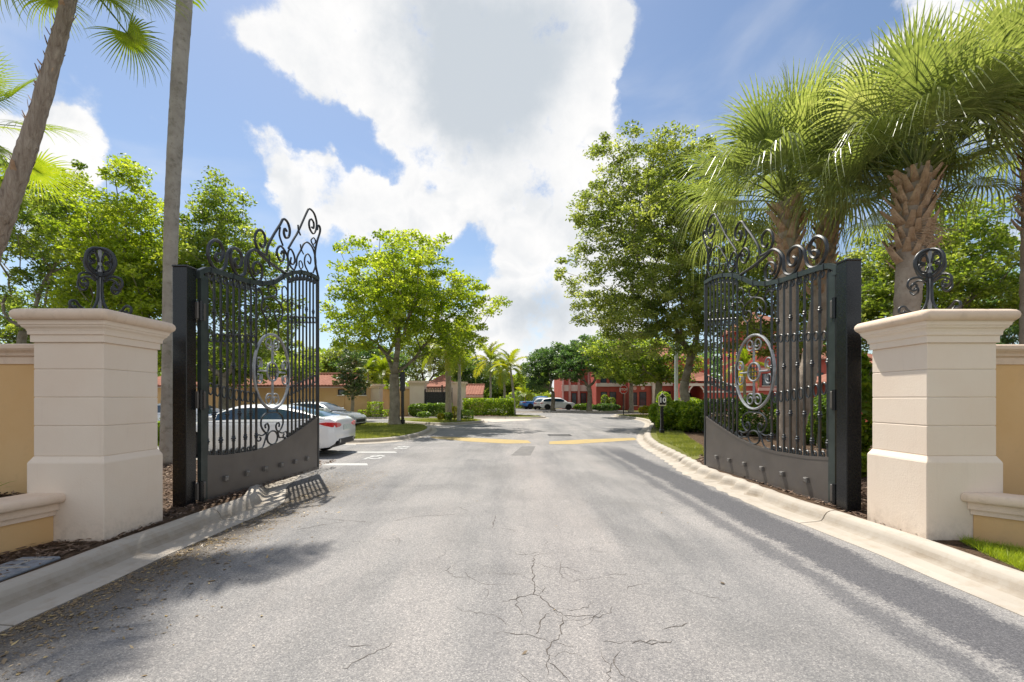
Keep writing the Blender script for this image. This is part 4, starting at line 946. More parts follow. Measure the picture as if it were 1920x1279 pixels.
FEATH = [feather_mesh('feather_frond', 2.3, d_, 34, .62, 30+k) for k, d_ in enumerate((.55, .75, 1.0))]
BOOTM = None
def bootmesh():
    m = MB(); prof = [(0,.0,.115,.02),(.07,.12,.10,.035),(.14,.26,.072,.03),(.20,.40,.055,.02),(.215,.43,.05,.012)]
    L = []
    for x, z, w, th in prof: L.append([(x, -w, z), (x-.012, 0, z-th*.4), (x, w, z), (x+th, w*.7, z+.008), (x+th*1.25, 0, z), (x+th, -w*.7, z+.008)])
    m.rings(L); me = bpy.data.meshes.new('leaf_base'); me.from_pydata(m.v, [], m.f); me.update(); return me
BOOT = bootmesh()
def frond(me, mat, root, loc, az, el, roll, sc):
    o = link('frond', me, mat, root); o.location = loc; o.scale = (sc, sc, sc)
    o.rotation_euler = (Matrix.Rotation(az, 3, 'Z') @ Matrix.Rotation(-el, 3, 'Y') @ Matrix.Rotation(roll, 3, 'X')).to_euler(); return o
def trunk_tube(root, path, rr, mat, bumps=.03, seed=0, n=14, ringed=False, step=.14):
    rg = random.Random(seed); pts = spline(path, 12); rs = np.interp(np.linspace(0, 1, len(pts)), np.linspace(0, 1, len(rr)), rr)
    d = [0]
    for a, b in zip(pts, pts[1:]): d.append(d[-1] + math.dist(a, b))
    N = int(d[-1] / step) + 2; t = np.linspace(0, d[-1], N); pp = [tuple(np.interp(tt, d, [p[i] for p in pts]) for i in range(3)) for tt in t]
    r2 = [float(np.interp(tt, d, rs)) * (1 + rg.uniform(-bumps, bumps) + (.03 * ((i % 2) * 2 - 1) if ringed else 0)) for i, tt in enumerate(t)]
    m = MB(); m.tube(pp, r2, n)
    return m.build('trunk', M[mat], root, smooth=True)
def sabal(name, label, base, top, r0, r1, nf, seed, boots=(3.0, None), scale=1.0, dead=0, bsc=.6, dens=1.0, group='sabal palms behind the right gate'):
    rg = random.Random(seed); root = empty(name, base, label=label, cat='palm tree', group=group); b, t = Vector(base), Vector(top)
    mid = (b + t) / 2 + Vector((rg.uniform(-.1,.1), rg.uniform(-.1,.1), 0)); trunk_tube(root, [tuple(b), tuple(mid), tuple(t), tuple(t + Vector((0,0,.35)))], [r0*1.12, r0, r1, r1*.6], 'sabal_trunk', .03, seed, ringed=True)
    H = (t - b).length; z = boots[0]; k = 0; zt = boots[1] if boots[1] else H + .12
    while z < zt and BOOT:
        s = min(1, z / H); c = b + (t - b) * s; az = k * 2.39996 + rg.uniform(-.12, .12); rr = (r0 + (r1 - r0) * s) * .86; sc = rg.uniform(.7, 1.2) * scale * bsc
        o = link('leaf_base', BOOT, M['boot'], root); lean_ = rg.uniform(-.05, .22)
        o.location = (c.x - b.x + math.cos(az)*rr, c.y - b.y + math.sin(az)*rr, c.z - b.z)
        o.rotation_euler = (Matrix.Rotation(az, 3, 'Z') @ Matrix.Rotation(lean_, 3, 'Y') @ Matrix.Rotation(rg.uniform(-.35,.35), 3, 'X')).to_euler(); o.scale = (sc, sc, sc * rg.uniform(.8, 1.15))
        z += .036 * bsc / .75 * dens; k += 1
    for i in range(nf):
        s = (i + .5) / nf; az = i * 2.39996 + rg.uniform(-.25, .25); el = rad(86 - 92 * s ** .95 + rg.uniform(-9, 9)); k = min(3, int(s * 4.2))
        if math.sin(az) < -.25 and el < rad(12): el += rad(20)
        frond(SABAL[k], M['sabal'], root, (t.x-b.x + math.cos(az)*.1, t.y-b.y + math.sin(az)*.1, t.z-b.z + .5 - .4*s), az, el, rg.uniform(-.4, .4), scale * rg.uniform(.88, 1.1))
    for i in range(dead):
        az = rg.uniform(0, 6.28); frond(SABAL_DRY, M['boot'], root, (t.x-b.x, t.y-b.y, t.z-b.z - .2), az, rad(-78), 0, scale * .6)
    return root
sabal('sabal_palm', 'sabal palm with criss cross leaf bases, nearest the gate crest', (*GRD(1480, 866, .1), .1), P(1478, 395, 11), .215, .235, 36, 61, (4.35, None), 1.2, bsc=.72)
sabal('sabal_palm', 'sabal palm with narrow brown shaggy trunk, second beside the right gate post', (6.95+.1, 11.6, .1), P(1556, 408, 11.6), .20, .22, 32, 62, (4.1, None), 1.15, bsc=.58)
sabal('sabal_palm', 'sabal palm with thick bulging boots rising behind the right pillar', (7.42, 8.9, .1), P(1717, 345, 8.8), .20, .26, 44, 63, (4.05, None), 1.06, 2, bsc=.72, dens=.6)
sabal('sabal_palm', 'sabal palm whose hanging fronds enter at the right edge', (9.6, 8.4, .1), (9.75, 8.4, 6.4),   .2, .24, 44, 64, (4.6, None), 1.0, 2)
# leaning washingtonia on the left
def fan_palm(name, label, path, rr, nf, seed, scale=1.0, els=(80, -60), cat='palm tree', boots=60, mat='fan_lime'):
    rg = random.Random(seed); root = empty(name, path[0], label=label, cat=cat, group='fan palms behind the left wall'); b = Vector(path[0]); t = Vector(path[-1])
    trunk_tube(root, path, rr, 'palm_brown', .07, seed, step=.07); pts = spline(path, 14)
    for i in range(boots):
        s = rg.uniform(.3, 1); p = Vector(pts[int(s * (len(pts)-1))]) - b; az = rg.uniform(0, 6.28); r_ = float(np.interp(s, np.linspace(0,1,len(rr)), rr)) * .85
        o = link('leaf_base', BOOT, M['palm_brown'], root); o.location = p + Vector((math.cos(az)*r_, math.sin(az)*r_, 0)); sc = rg.uniform(.22, .42); o.scale = (sc*.5, sc, sc)
        o.rotation_euler = (Matrix.Rotation(az, 3, 'Z') @ Matrix.Rotation(rg.uniform(-.1,.3), 3, 'Y') @ Matrix.Rotation(rg.uniform(-.4,.4), 3, 'X')).to_euler()
    for i in range(nf):
        s = (i + .5) / nf; az = i * 2.39996 + rg.uniform(-.2, .2); el = rad(els[0] + (els[1]-els[0]) * s); k = min(2, int(s * 3))
        frond(FAN[k], M[mat], root, tuple(t - b), az, el, rg.uniform(-.4,.4), scale * rg.uniform(.9, 1.1))
    return root
fan_palm('leaning_fan_palm', 'leaning fan palm with rough brown trunk behind the left wall', [(-8.9,7.3,.1), P(-75,640,7.1), P(2,420,7), P(60,250,7), P(95,130,7), P(128,5,7), P(140,-55,7)], [.16,.145,.13,.115,.10,.092,.092], 14, 71, .85, (70, -48))
fan_palm('short_fan_palm', 'lower fan palm with yellowing fronds at the left edge', [(-10.9,8.6,.1), P(-92,430,8.6), P(-70,235,8.6)], [.2,.18,.16], 18, 72, 1.0, (78, -75), mat='feather')
# tall bare trunk
rt = [(*GRD(314, 872, .1), .1), P(316, 720, 10.5), P(318, 560, 10.5), P(322, 400, 10.5), P(329, 260, 10.5), P(338, 110, 10.5), P(346, 0, 10.5), P(352, -170, 10.5)]
root = empty('tall_palm', rt[0], label='tall palm with bare grey trunk beside the left gate post', cat='palm tree'); trunk_tube(root, rt, [.155,.135,.135,.145,.152,.158,.158,.12], 'palm_trunk', .02, 5, n=18, step=.1)
tt = Vector(rt[-1]) - Vector(rt[0])
for i in range(16):
    s = (i + .5) / 16; frond(FEATH[min(2, int(s*3))], M['feather'], root, tuple(tt + Vector((0,0,.5))), i*2.39996, rad(80 - 72*s), R.uniform(-.3,.3), 1.25)
# feather palms in the middle distance
def feather_palm(px, py_top, Y, label, n, sc, mat, trunk='palm_trunk', r=.11, base_px=None, seed=0):
    b = ((((base_px or px)-CX)/F*Y), Y, .1); t = P(px, py_top, Y); root = empty('feather_palm', b, label=label, cat='palm tree', group='feather palms in the middle distance')
    trunk_tube(root, [b, tuple((Vector(b)+Vector(t))/2+Vector((.05,0,0))), t], [r*1.2, r, r*.8], trunk, .04, seed, n=9); d = Vector(t) - Vector(b); rg = random.Random(seed)
    for i in range(n):
        s = (i + .5) / n; frond(FEATH[min(2, int(s*3))], M[mat], root, tuple(d), i*2.39996+seed, rad(72 - 105*s), rg.uniform(-.4,.4), sc*rg.uniform(.85,1.1))
feather_palm(919, 680, 46, 'green feather palm left of the golden palms behind the long hedge', 16, 1.25, 'feather', seed=1)
feather_palm(945, 700, 43, 'short golden green palm between two taller palms over the hedge', 14, .8, 'feather_gold', seed=2)
feather_palm(957, 690, 42, 'golden orange feather palm at the end of the long hedge', 14, 1.0, 'feather_gold', base_px=965, seed=3)
feather_palm(838, 655, 31.5, 'thicker feather palm with shaggy red brown trunk on the second island', 15, 1.1, 'feather', 'palm_brown', .2, 841, seed=4)
feather_palm(860, 650, 29.6, 'thin grey trunked feather palm on the second island', 14, 1.0, 'feather', seed=5)
feather_palm(716, 705, 44, 'golden bushy palm behind the ochre wall right of the magnolia', 18, 1.2, 'feather_gold', seed=6)
feather_palm(690, 700, 43, 'yellow palm half hidden behind the magnolia', 14, 1.0, 'feather_gold', seed=7)
feather_palm(1395, 690, 34, 'golden young palm seen through the right gate oval', 14, .9, 'feather_gold', seed=8)
feather_palm(985, 742, 70, 'small palm beside the blue pickup in the distance', 12, 1.2, 'feather', seed=9)

# ------------------------------------------------------------------ hedges and shrubs
def hedge(name, label, cat, boxes, n, ls, mat, rnd=.0, core=True, group=None, lumpy=.18, wide=.5):
    """boxes: (x0,x1,y0,y1,z0,z1) clipped or rounded masses of leaves over woody stems"""
    b0 = boxes[0]; base = ((b0[0]+b0[1])/2, (b0[2]+b0[3])/2, .1); root = empty(name, base, label=label, cat=cat, group=group); pts = []; A = [2*((b[1]-b[0])+(b[3]-b[2]))*(b[5]-b[4])+(b[1]-b[0])*(b[3]-b[2]) for b in boxes]
    m = MB()
    for b, a in zip(boxes, A):
        k = int(n * a / sum(A)); c = np.array([(b[0]+b[1])/2, (b[2]+b[3])/2, (b[4]+b[5])/2]); h = np.array([(b[1]-b[0])/2, (b[3]-b[2])/2, (b[5]-b[4])/2])
        if rnd:
            d = NR.normal(size=(k, 3)); d /= np.linalg.norm(d, axis=1)[:, None]; d = np.sign(d) * np.abs(d) ** (1 - rnd * .25); p = d * (1 - np.abs(NR.normal(0, .10, (k, 1))))
        else:
            p = NR.uniform(-1, 1, (k, 3)); ax = NR.choice(3, k, p=np.array([h[1]*h[2], h[0]*h[2], h[0]*h[1]])/(h[1]*h[2]+h[0]*h[2]+h[0]*h[1])); p[np.arange(k), ax] = np.sign(p[np.arange(k), ax]) * (1 - np.abs(NR.normal(0, .08, k)))
        q = c + p * h; ph = NR.uniform(0, 6, 3)
        q += (np.sin(q[:, [1]]*4.1+ph[0]) * np.sin(q[:, [0]]*3.7+ph[1]) * np.cos(q[:, [2]]*5+ph[2])) * p * lumpy * min(h); q[:, 2] = np.maximum(q[:, 2], b[4]); pts.append(q)
        for j in range(max(3, int((b[1]-b[0])*3))):
            x = R.uniform(b[0]+.1*h[0], b[1]-.1*h[0]); y = c[1] + R.uniform(-.5, .5) * h[1]; m.tube([(x, y, .08), (x+R.uniform(-.1,.1), y, b[4]+h[2]*.7), (x+R.uniform(-.3,.3)*h[0], y+R.uniform(-.3,.3), c[2]+h[2]*.6)], [.022,.018,.01], 5)
    q = np.concatenate(pts); v, f = leafcloud(q, ls, ls*wide, .1, .8); m.build('stems', M['bark_oak'], root, fix=False)['kind'] = 'stuff'
    link('foliage', npmesh('foliage', v - np.array(base), f, np.clip(NR.beta(2, 2, len(q)), 0, 1)), M[mat], root); return root
hedge('clipped_hedge', 'long clipped yellow green hedge beside the small gated entrance', 'hedge', [(-4.1,.15,37.9,39.6,.25,1.62),(-4.0,.05,38.1,39.4,.3,1.45)], 9000, .17, 'leaf_hedge', lumpy=.1)
Hs = lambda px0, px1, py0, py1, Y, d=.8: ((px0-CX)/F*Y, (px1-CX)/F*Y, Y, Y+d, max(.14, EYE+(HY-py1)/F*Y), EYE+(HY-py0)/F*Y)
hedge('clipped_hedge', 'low mixed hedge under the dark entrance gate', 'hedge', [Hs(800,845,757,782,37,1.4), Hs(802,843,759,782,37.1,1.2)], 4200, .15, 'leaf_shrub', lumpy=.15)
hedge('loose_shrub', 'reddish green loose shrub right of the black post', 'shrub', [Hs(762,802,757,784,36.6,1.5)], 2600, .17, 'leaf_shrub', .6)
hedge('round_shrub', 'small round dark shrub left of the low mixed hedge', 'shrub', [Hs(780,806,772,785,35.4,.9)], 900, .13, 'leaf_shrub', .7)
hedge('round_shrub', 'yellow round shrub at the foot of the shaggy island palm', 'shrub', [Hs(818,832,774,787,30,.5)], 700, .10, 'leaf_yellow', .7)
hedge('round_shrub', 'clipped round green shrub between the yellow one and the thin palm', 'shrub', [Hs(829,848,773,787,30.2,.7)], 900, .10, 'leaf_shrub', .7)
hedge('round_shrub', 'yellow green shrub behind the thin island palm', 'shrub', [Hs(845,858,762,785,31.5,.5)], 700, .11, 'leaf_yellow', .7)
hedge('clipped_hedge', 'square dark clipped shrub right of the thin island palm', 'shrub', [Hs(863,886,770,785,30.3,.8)], 1500, .10, 'leaf_shrub', lumpy=.1)
hedge('topiary_shrub', 'square topped shrub before the ochre garage right of the magnolia', 'shrub', [Hs(688,713,754,776,36.5,.9), Hs(670,724,769,781,36.3,1.0)], 2400, .13, 'leaf_hedge', lumpy=.12)
hedge('loose_shrub', 'large loose green shrub behind the number ten sign', 'shrub', [Hs(1243,1300,752,808,20.5,1.6), Hs(1280,1345,757,812,19.5,1.6), Hs(1226,1256,756,795,22,1.2)], 8000, .20, 'leaf_hedge', .55, lumpy=.3)
hedge('loose_shrub', 'green shrub row behind the free end of the right gate leaf', 'shrub', [Hs(1320,1420,745,815,19,1.6), Hs(1400,1500,740,820,17.5,1.6)], 9000, .14, 'leaf_shrub', .45, lumpy=.3)
hedge('loose_shrub', 'glossy shrub row behind the hinge end of the right gate leaf', 'shrub', [Hs(1490,1570,750,835,14.5,1.3), Hs(1550,1625,735,845,13,1.3)], 8000, .14, 'leaf_shrub', .45, lumpy=.3)
hedge('croton_shrub', 'tall leafy croton filling the gap between right post and pillar', 'shrub', [Hs(1598,1660,690,860,9.2,.8), Hs(1600,1650,660,760,9.6,.6), Hs(1603,1640,850,925,8.4,.5)], 2600, .20, 'leaf_hedge', .4, lumpy=.3, wide=.55)
hedge('yellow_shrub', 'small yellow shrub near the stop sign', 'shrub', [Hs(1201,1228,762,776,40,1.2)], 1100, .16, 'leaf_yellow', .6)
hedge('foundation_hedge', 'dark hedge under the red wall beside the white crossover', 'hedge', [Hs(1076,1120,757,772,58,1.2)], 1800, .22, 'leaf_shrub', .3)
hedge('foundation_hedge', 'dark hedge below the paired windows of the red building', 'hedge', [Hs(1112,1166,757,773,55,1.2)], 1800, .22, 'leaf_dark', .3)
hedge('foundation_shrub', 'pale green shrub covering the paired lower windows', 'shrub', [Hs(1128,1142,740,762,56.6,.8), Hs(1138,1156,745,758,56.4,.8)], 900, .2, 'leaf_mid', .6)
hedge('loose_shrub', 'round green shrub at the lamp pole foot behind the sign', 'shrub', [Hs(1238,1262,735,765,30,1.2)], 1200, .16, 'leaf_hedge', .6)
hedge('loose_shrub', 'flat hedge behind the big oak trunk before the red porch', 'hedge', [Hs(1262,1330,745,775,31,1.5)], 3000, .16, 'leaf_hedge', .2)
hedge('loose_shrub', 'low green shrub by the bare palm trunk behind the left pillar', 'shrub', [Hs(280,320,785,850,10.9,.5)], 700, .12, 'leaf_hedge', .5)
# the far wooded backdrop that reads as one mass
def mass(name, x0, x1, y0, y1, h0, h1, n, ls, mat):
    x = NR.uniform(x0, x1, n); y = NR.uniform(y0, y1, n); top = h0 + (h1-h0)*(.5+.3*np.sin(x*.35)+.2*np.sin(x*.9+1)+NR.normal(0,.06,n)); z = top*NR.uniform(.02,1,n)**.7
    v, f = leafcloud(np.c_[x,y,z], ls, ls*.6, 0, .8); o = link(name, npmesh(name, v, f, np.clip(.55*(.5+.5*np.sin(x*1.1)*np.sin(z*1.6))+.45*NR.uniform(0,1,n), 0, 1)), M[mat]); o['kind'] = 'stuff'
mass('distant_woods', -22, 8, 92, 104, 3, 8, 9000, .9, 'leaf_mid')
mass('distant_woods', -110, -20, 70, 84, 5, 11, 14000, 1.0, 'leaf_mid')
mass('distant_woods', 24, 110, 80, 95, 6, 13, 12000, 1.0, 'leaf_dark')
mass('distant_undergrowth', -6, 6, 70, 76, 1.2, 3.2, 2600, .5, 'leaf_mid')

# ------------------------------------------------------------------ buildings
def fx(px, Y): return (px-CX)/F*Y
def fz(py, Y): return EYE+(HY-py)/F*Y
def window(root, px0, px1, py0, py1, Y, fr='dark_frame', cross=True):
    x0, x1, z1, z0_ = fx(px0,Y), fx(px1,Y), fz(py0,Y), fz(py1,Y); t = .08; m = MB()
    m.box(x0-t,x1+t,Y-.07,Y-.002,z1,z1+t); m.box(x0-t,x1+t,Y-.07,Y-.002,z0_-t,z0_); m.box(x0-t,x0,Y-.07,Y-.002,z0_,z1); m.box(x1,x1+t,Y-.07,Y-.002,z0_,z1)
    w = m.build('window', M[fr], root)
    MB().box(x0,x1,Y-.03,Y-.003,z0_,z1).build('pane', M['window_glass'], w)
    if cross: MB().box(x0,x1,Y-.06,Y-.031,(z0_+z1)/2-.03,(z0_+z1)/2+.03).build('muntin', M[fr], w)
    MB().box(x0-.15,x1+.15,Y-.14,Y-.071,z0_-t-.08,z0_-t).build('sill', M['trim'], w)
def gable_tiles(m, x0, x1, y0, z0_, y1, z1, step=.28):
    """corrugated slope from eave (y0,z0) to ridge (y1,z1)"""
    n = max(2, int((x1-x0)/step)) * 4; vs = []; fs = []
    for i in range(n+1):
        x = x0+(x1-x0)*i/n; b = .05*abs(math.sin(math.pi*i/4)); vs += [(x,y0,z0_+b),(x,y1,z1+b),(x,y0,z0_-.12),(x,y1,z1-.12)]
    for i in range(n): a = 4*i; fs += [(a,a+4,a+5,a+1),(a+2,a+3,a+7,a+6),(a,a+2,a+6,a+4)]
    m.add(vs, fs)
def hip(m, x0, x1, y0, y1, z0_, z1, ov=.5, ins=None):
    x0 -= ov; x1 += ov; y0 -= ov; y1 += ov; d = (y1-y0)/2 if ins is None else ins; ym = (y0+y1)/2; xa, xb = min(x0+d,(x0+x1)/2-.05), max(x1-d,(x0+x1)/2+.05)
    m.add([(x0,y0,z0_),(x1,y0,z0_),(x1,y1,z0_),(x0,y1,z0_),(xa,ym,z1),(xb,ym,z1),(x0,y0,z0_-.15),(x1,y0,z0_-.15),(x1,y1,z0_-.15),(x0,y1,z0_-.15)],
          [(0,1,5,4),(1,2,5),(2,3,4,5),(3,0,4),(0,6,7,1),(1,7,8,2),(2,8,9,3),(3,9,6,0),(6,9,8,7)])
# red apartment building
RB = empty('red_building', (fx(1200,60), 62, .1), label='red two storey apartment building with cream bands and tiled roof', cat='building')
def rwall(nm, px0, px1, zt, Y, Yb, mat='red_wall'): return MB().box(fx(px0,Y), fx(px1,Y), Y, Yb, .05, zt).build(nm, M[mat], RB)
def rband(px0, px1, py, h, Y, o=.12, mat='trim'): return MB().box(fx(px0,Y)-.05, fx(px1,Y)+.05, Y-o, Y-.001, fz(py,Y)-h, fz(py,Y)).build('band', M[mat], RB)
def rpil(px0, px1, py0, Y, o=.22, mat='trim'):
    x0,x1 = fx(px0,Y), fx(px1,Y); p = MB().box(x0,x1,Y-o,Y-.002,.1,fz(py0,Y)).build('pilaster', M[mat], RB)
    MB().box(x0-.08,x1+.08,Y-o-.08,Y-.003,.1,.7).build('plinth', M[mat], p); MB().box(x0-.08,x1+.08,Y-o-.08,Y-.003,fz(py0,Y),fz(py0,Y)+.25).build('capital', M[mat], p)
rwall('wall', 1054, 1122, 7.2, 67, 80); rband(1054,1122,722,.9,67,.1); rpil(1066,1070,690,67,.3,'pink_trim'); rpil(1083,1087,690,67,.3,'pink_trim'); rpil(1054,1057,690,67,.3,'pink_trim'); rpil(1102,1122,690,66.6,.3,'pink_trim')
window(RB,1090,1098,738,762,67); window(RB,1073,1080,738,762,67); window(RB,1073,1080,700,714,67)
rwall('wall', 1118, 1179, 7.0, 61, 80); rband(1118,1179,719,.42,61,.2); window(RB,1127.5,1137,736,762,61); window(RB,1144,1154,736,762,61); window(RB,1127,1136,703,717,61); window(RB,1144,1155,703,717,61)
rpil(1175,1184,716,60.6,.35); rpil(1168,1174,716,60.8,.25,'pink_trim')
rwall('wall', 1180, 1330, 6.8, 58.5, 80); rband(1184,1330,717.5,.42,58.5,.2); window(RB,1187,1193,737,759,58.5); window(RB,1200,1210.5,736,760,58.5); rpil(1222,1229,719,58.3,.35); window(RB,1198,1210,697,711,58.5); window(RB,1243,1256,735,758,58.5); window(RB,1240,1252,697,711,58.5)
for px in (1190, 1205): MB().lathe([(.25,0),(.25,.05),(.12,.07)], (fx(px,58.5), 58.43, fz(728,58.5)), 8, 'y').build('medallion', M['pink_trim'], RB)
# porch with arches
rwall('porch_wall', 1284, 1292, 3.6, 54, 58); rwall('porch_wall', 1319, 1420, 3.6, 54, 58); 
Y = 54; m = MB(); x0, x1 = fx(1292,Y), fx(1319,Y); zc_ = fz(733,Y); zt_ = 3.6; ar = [(x0+(x1-x0)*k/12, zc_+.75*math.sin(math.pi*k/12)) for k in range(13)]
m.rings([[(x,Y,z),(x,Y+.4,z),(x,Y+.4,zt_),(x,Y,zt_)] for x, z in ar]).build('arch_wall', M['red_wall'], RB)
m = MB(); m.rings([[(x,Y-.10,z-.02),(x,Y-.002,z-.02),(x,Y-.002,z+.22),(x,Y-.10,z+.22)] for x, z in ar]).build('arch_trim', M['trim'], RB)
for (a, b) in ((1284,1292),(1319,1420)): rband(a, b, 733, .2, Y, .1)
rband(1284,1420,719,.3,Y,.2); MB().box(fx(1296,57),fx(1302,57),57.7,57.9,.1,2.3).build('door', M['dark_frame'], RB)
MB().box(fx(1305,57.9),fx(1314,57.9),57.8,57.95,1.6,2.4).build('notice_board', M['white'], RB)
m = MB(); m.add([(fx(1282,53.5),53.5,3.7),(fx(1345,53.5),53.5,3.7),(fx(1296,57),57,fz(693,57)),(fx(1330,57),57,fz(702,57)),(fx(1282,60),60,3.7),(fx(1345,60),60,3.7)],[(0,1,3,2),(0,2,4),(1,5,3),(2,3,5,4)]); m.build('porch_roof', M['roof_tile'], RB)
m = MB(); hip(m, fx(1054,67), fx(1122,67), 67, 80, 7.2, 10.6); m.build('roof', M['roof_tile'], RB)
m = MB(); hip(m, fx(1118,61), fx(1330,58.5), 61, 82, 7.0, 12.0, .4); m.build('roof', M['roof_tile'], RB)
# right wing seen through the right gate
RW = empty('red_wing_building', (fx(1500,50), 52, .1), label='red wing building with tall tower seen through the right gate', cat='building'); RB2 = RB; RB = RW
rwall('wall', 1422, 1475, 10.2, 53, 62); rwall('wall', 1475, 1660, 6.4, 54.5, 66); rband(1422,1475,727,.35,53,.2,'pink_trim'); rband(1475,1660,727,.35,54.5,.2,'pink_trim'); rband(1475,1660,738,.2,54.5,.15,'pink_trim'); rband(1422,1475,690,.3,53,.2,'pink_trim')
for px in (1436, 1458): window(RW, px-6, px+6, 702, 722, 53); window(RW, px-6, px+6, 742, 760, 53)
for px in (1500, 1535, 1570, 1605, 1640): window(RW, px-7, px+7, 700, 720, 54.5); window(RW, px-7, px+7, 742, 762, 54.5)
m = MB(); hip(m, fx(1422,53), fx(1475,53), 53, 62, 10.2, 12.6); m.build('roof', M['roof_tile'], RW)
m = MB(); hip(m, fx(1475,54.5), fx(1660,54.5), 54.5, 66, 6.4, 9.2); m.build('roof', M['roof_tile'], RW)
RB = RB2
RH = empty('tiled_house', (25, 28, .1), label='low red house with terracotta roof glimpsed between right post and pillar', cat='house')
MB().box(20.5,30,26,32,.05,2.7).build('wall', M['red_wall'], RH); m = MB(); hip(m,20.5,30,26,32,2.7,4.2); m.build('roof', M['roof_tile'], RH)
# ochre garage row on the left
GB = empty('ochre_garage', (fx(480,39), 39, .1), label='long ochre garage building with terracotta tiled roof behind the parked cars', cat='building')
Y = 38.0
MB().box(fx(250,Y), fx(688,Y), Y, Y+7, .05, fz(727,Y)).build('wall', M['ochre'], GB)
MB().box(fx(250,Y)-.1, fx(688,Y)+.1, Y-.25, Y-.002, fz(727,Y)-.02, fz(727,Y)+.16).build('fascia', M['trim'], GB)
for px0, px1 in ((396,440),(452,500),(512,560),(604,646)):
    MB().box(fx(px0,Y)-.12,fx(px1,Y)+.12,Y-.06,Y-.002,.1,fz(742,Y)+.15).build('door_surround', M['trim'], GB) if False else None
    d = MB().box(fx(px0,Y),fx(px1,Y),Y-.05,Y-.003,.1,fz(742,Y)).build('garage_door', M['ochre'], GB)
    for k in range(1, 4): z = .1+(fz(742,Y)-.1)*k/4; MB().box(fx(px0,Y),fx(px1,Y),Y-.075,Y-.051,z-.03,z+.03).build('panel_rail', M['ochre'], d)
for px in (640, 681): window(GB, px-4, px+4, 732, 739, Y, cross=False)
m = MB(); gable_tiles(m, fx(246,Y), fx(650,Y), Y-.5, fz(725,Y)+.1, Y+3.8, fz(703,Y)+.2); m.build('roof', M['roof_tile'], GB, fix=False)
m = MB(); m.tube([(fx(246,Y),Y+3.8,fz(703,Y)+.26),(fx(650,Y),Y+3.8,fz(703,Y)+.26)], .13, 8); m.build('ridge_cap', M['roof_tile'], GB)
# second entrance: wall, two pillars and a dark gate
def small_pillar(px0, px1, pyt, Y, d, label):
    x0,x1 = fx(px0,Y), fx(px1,Y); zt_ = fz(pyt,Y); r = empty('entrance_pillar', ((x0+x1)/2, Y+d/2, .1), label=label, cat='pillar', group='pillars of the far entrance')
    MB().box(x0,x1,Y,Y+d,.05,zt_-.35).build('shaft', M['cream'], r); MB().box(x0-.06,x1+.06,Y-.06,Y+d+.06,zt_-.349,zt_-.2).build('moulding', M['cream'], r); MB().box(x0-.17,x1+.17,Y-.17,Y+d+.17,zt_-.199,zt_).build('cap', M['cream_cap'], r); MB().box(x0-.08,x1+.08,Y-.08,Y+d+.08,.06,.9).build('base', M['cream'], r)
small_pillar(687,711,720,39,1.1,'cream pillar at the end of the ochre wall right of the magnolia')
small_pillar(768,795,714,40,1.3,'large cream pillar left of the dark entrance gate')
small_pillar(859,872,716,40,.7,'narrow cream pillar right of the dark entrance gate')
ew = empty('entrance_wall', (fx(740,40), 40.4, .1), label='ochre wall between the two far entrance pillars', cat='wall')
MB().box(fx(711,40)+.75,fx(768,40)-.001,40.3,40.6,.05,fz(729,40)).build('panel', M['ochre'], ew); MB().box(fx(711,40)+.75,fx(768,40)-.001,40.22,40.68,fz(729,40)+.001,fz(729,40)+.2).build('coping', M['cream_cap'], ew)
ew2 = empty('entrance_wall', (fx(850,41), 41.4, .1), label='short ochre wall just behind the shaggy island palm', cat='wall')
MB().box(fx(840,41),fx(861,41),41.2,41.5,.05,fz(719,41)).build('panel', M['cream'], ew2); MB().box(fx(840,41)-.1,fx(861,41)+.05,41.1,41.6,fz(719,41)+.001,fz(719,41)+.15).build('coping', M['cream_cap'], ew2)
eg = empty('entrance_gate', (fx(825,40.3), 40.3, .1), label='dark closed entrance gate with scrolled top between the far pillars', cat='gate'); Y = 40.3
MB().box(fx(798,Y),fx(848,Y),Y-.03,Y+.03,.2,fz(735,Y)).build('mesh_panel', M['black_metal'], eg)
for px in np.linspace(798,848,16): MB().box(fx(px,Y)-.02,fx(px,Y)+.02,Y-.08,Y-.031,.2,fz(735,Y)+.12+.25*((px-798)/50)).build('picket', M['black_metal'], eg)
MB().box(fx(829,Y)-.06,fx(829,Y)+.06,Y-.1,Y+.1,.1,fz(722,Y)).build('post', M['black_metal'], eg); MB().box(fx(797,Y)-.06,fx(797,Y)+.06,Y-.1,Y+.1,.1,fz(730,Y)).build('post', M['black_metal'], eg)
for k in range(9):
    c = (fx(801+k*5.2,Y), fz(733-.8*k*.5,Y)+.16); MB().tube([(x,Y,z) for x,z in spiral(c,.17,.05,R.uniform(0,6),1.3,12)], .022, 4).build('scroll', M['black_metal'], eg)
sh = empty('small_house', (fx(820,52), 54, .1), label='house with pinkish tiled hip roof behind the dark entrance gate', cat='house')
MB().box(fx(796,52),fx(846,52),52,60,.05,2.9).build('wall', M['cream'], sh); m = MB(); hip(m,fx(796,52),fx(846,52),52,60,3.0,4.6,.5); m.build('roof', M['roof_tile'], sh)
sh = empty('small_house', (fx(890,50), 52, .1), label='low ochre outbuilding with ridged tile roof left of the long hedge palms', cat='house')
MB().box(fx(868,50),fx(900,50),50,56,.05,fz(741,50)).build('wall', M['ochre'], sh); m = MB(); gable_tiles(m,fx(866,50),fx(906,50),49.4,fz(741,50)+.05,53,fz(727,50)+.35); m.build('roof', M['roof_tile'], sh, fix=False)
MB().box(fx(866,50),fx(906,50),49.3,49.45,fz(741,50)-.2,fz(741,50)).build('fascia', M['pink_trim'], sh); m=MB(); m.tube([(fx(866,50),53,fz(727,50)+.4),(fx(906,50),53,fz(727,50)+.4)],.12,6); m.build('ridge_cap', M['roof_tile'], sh)
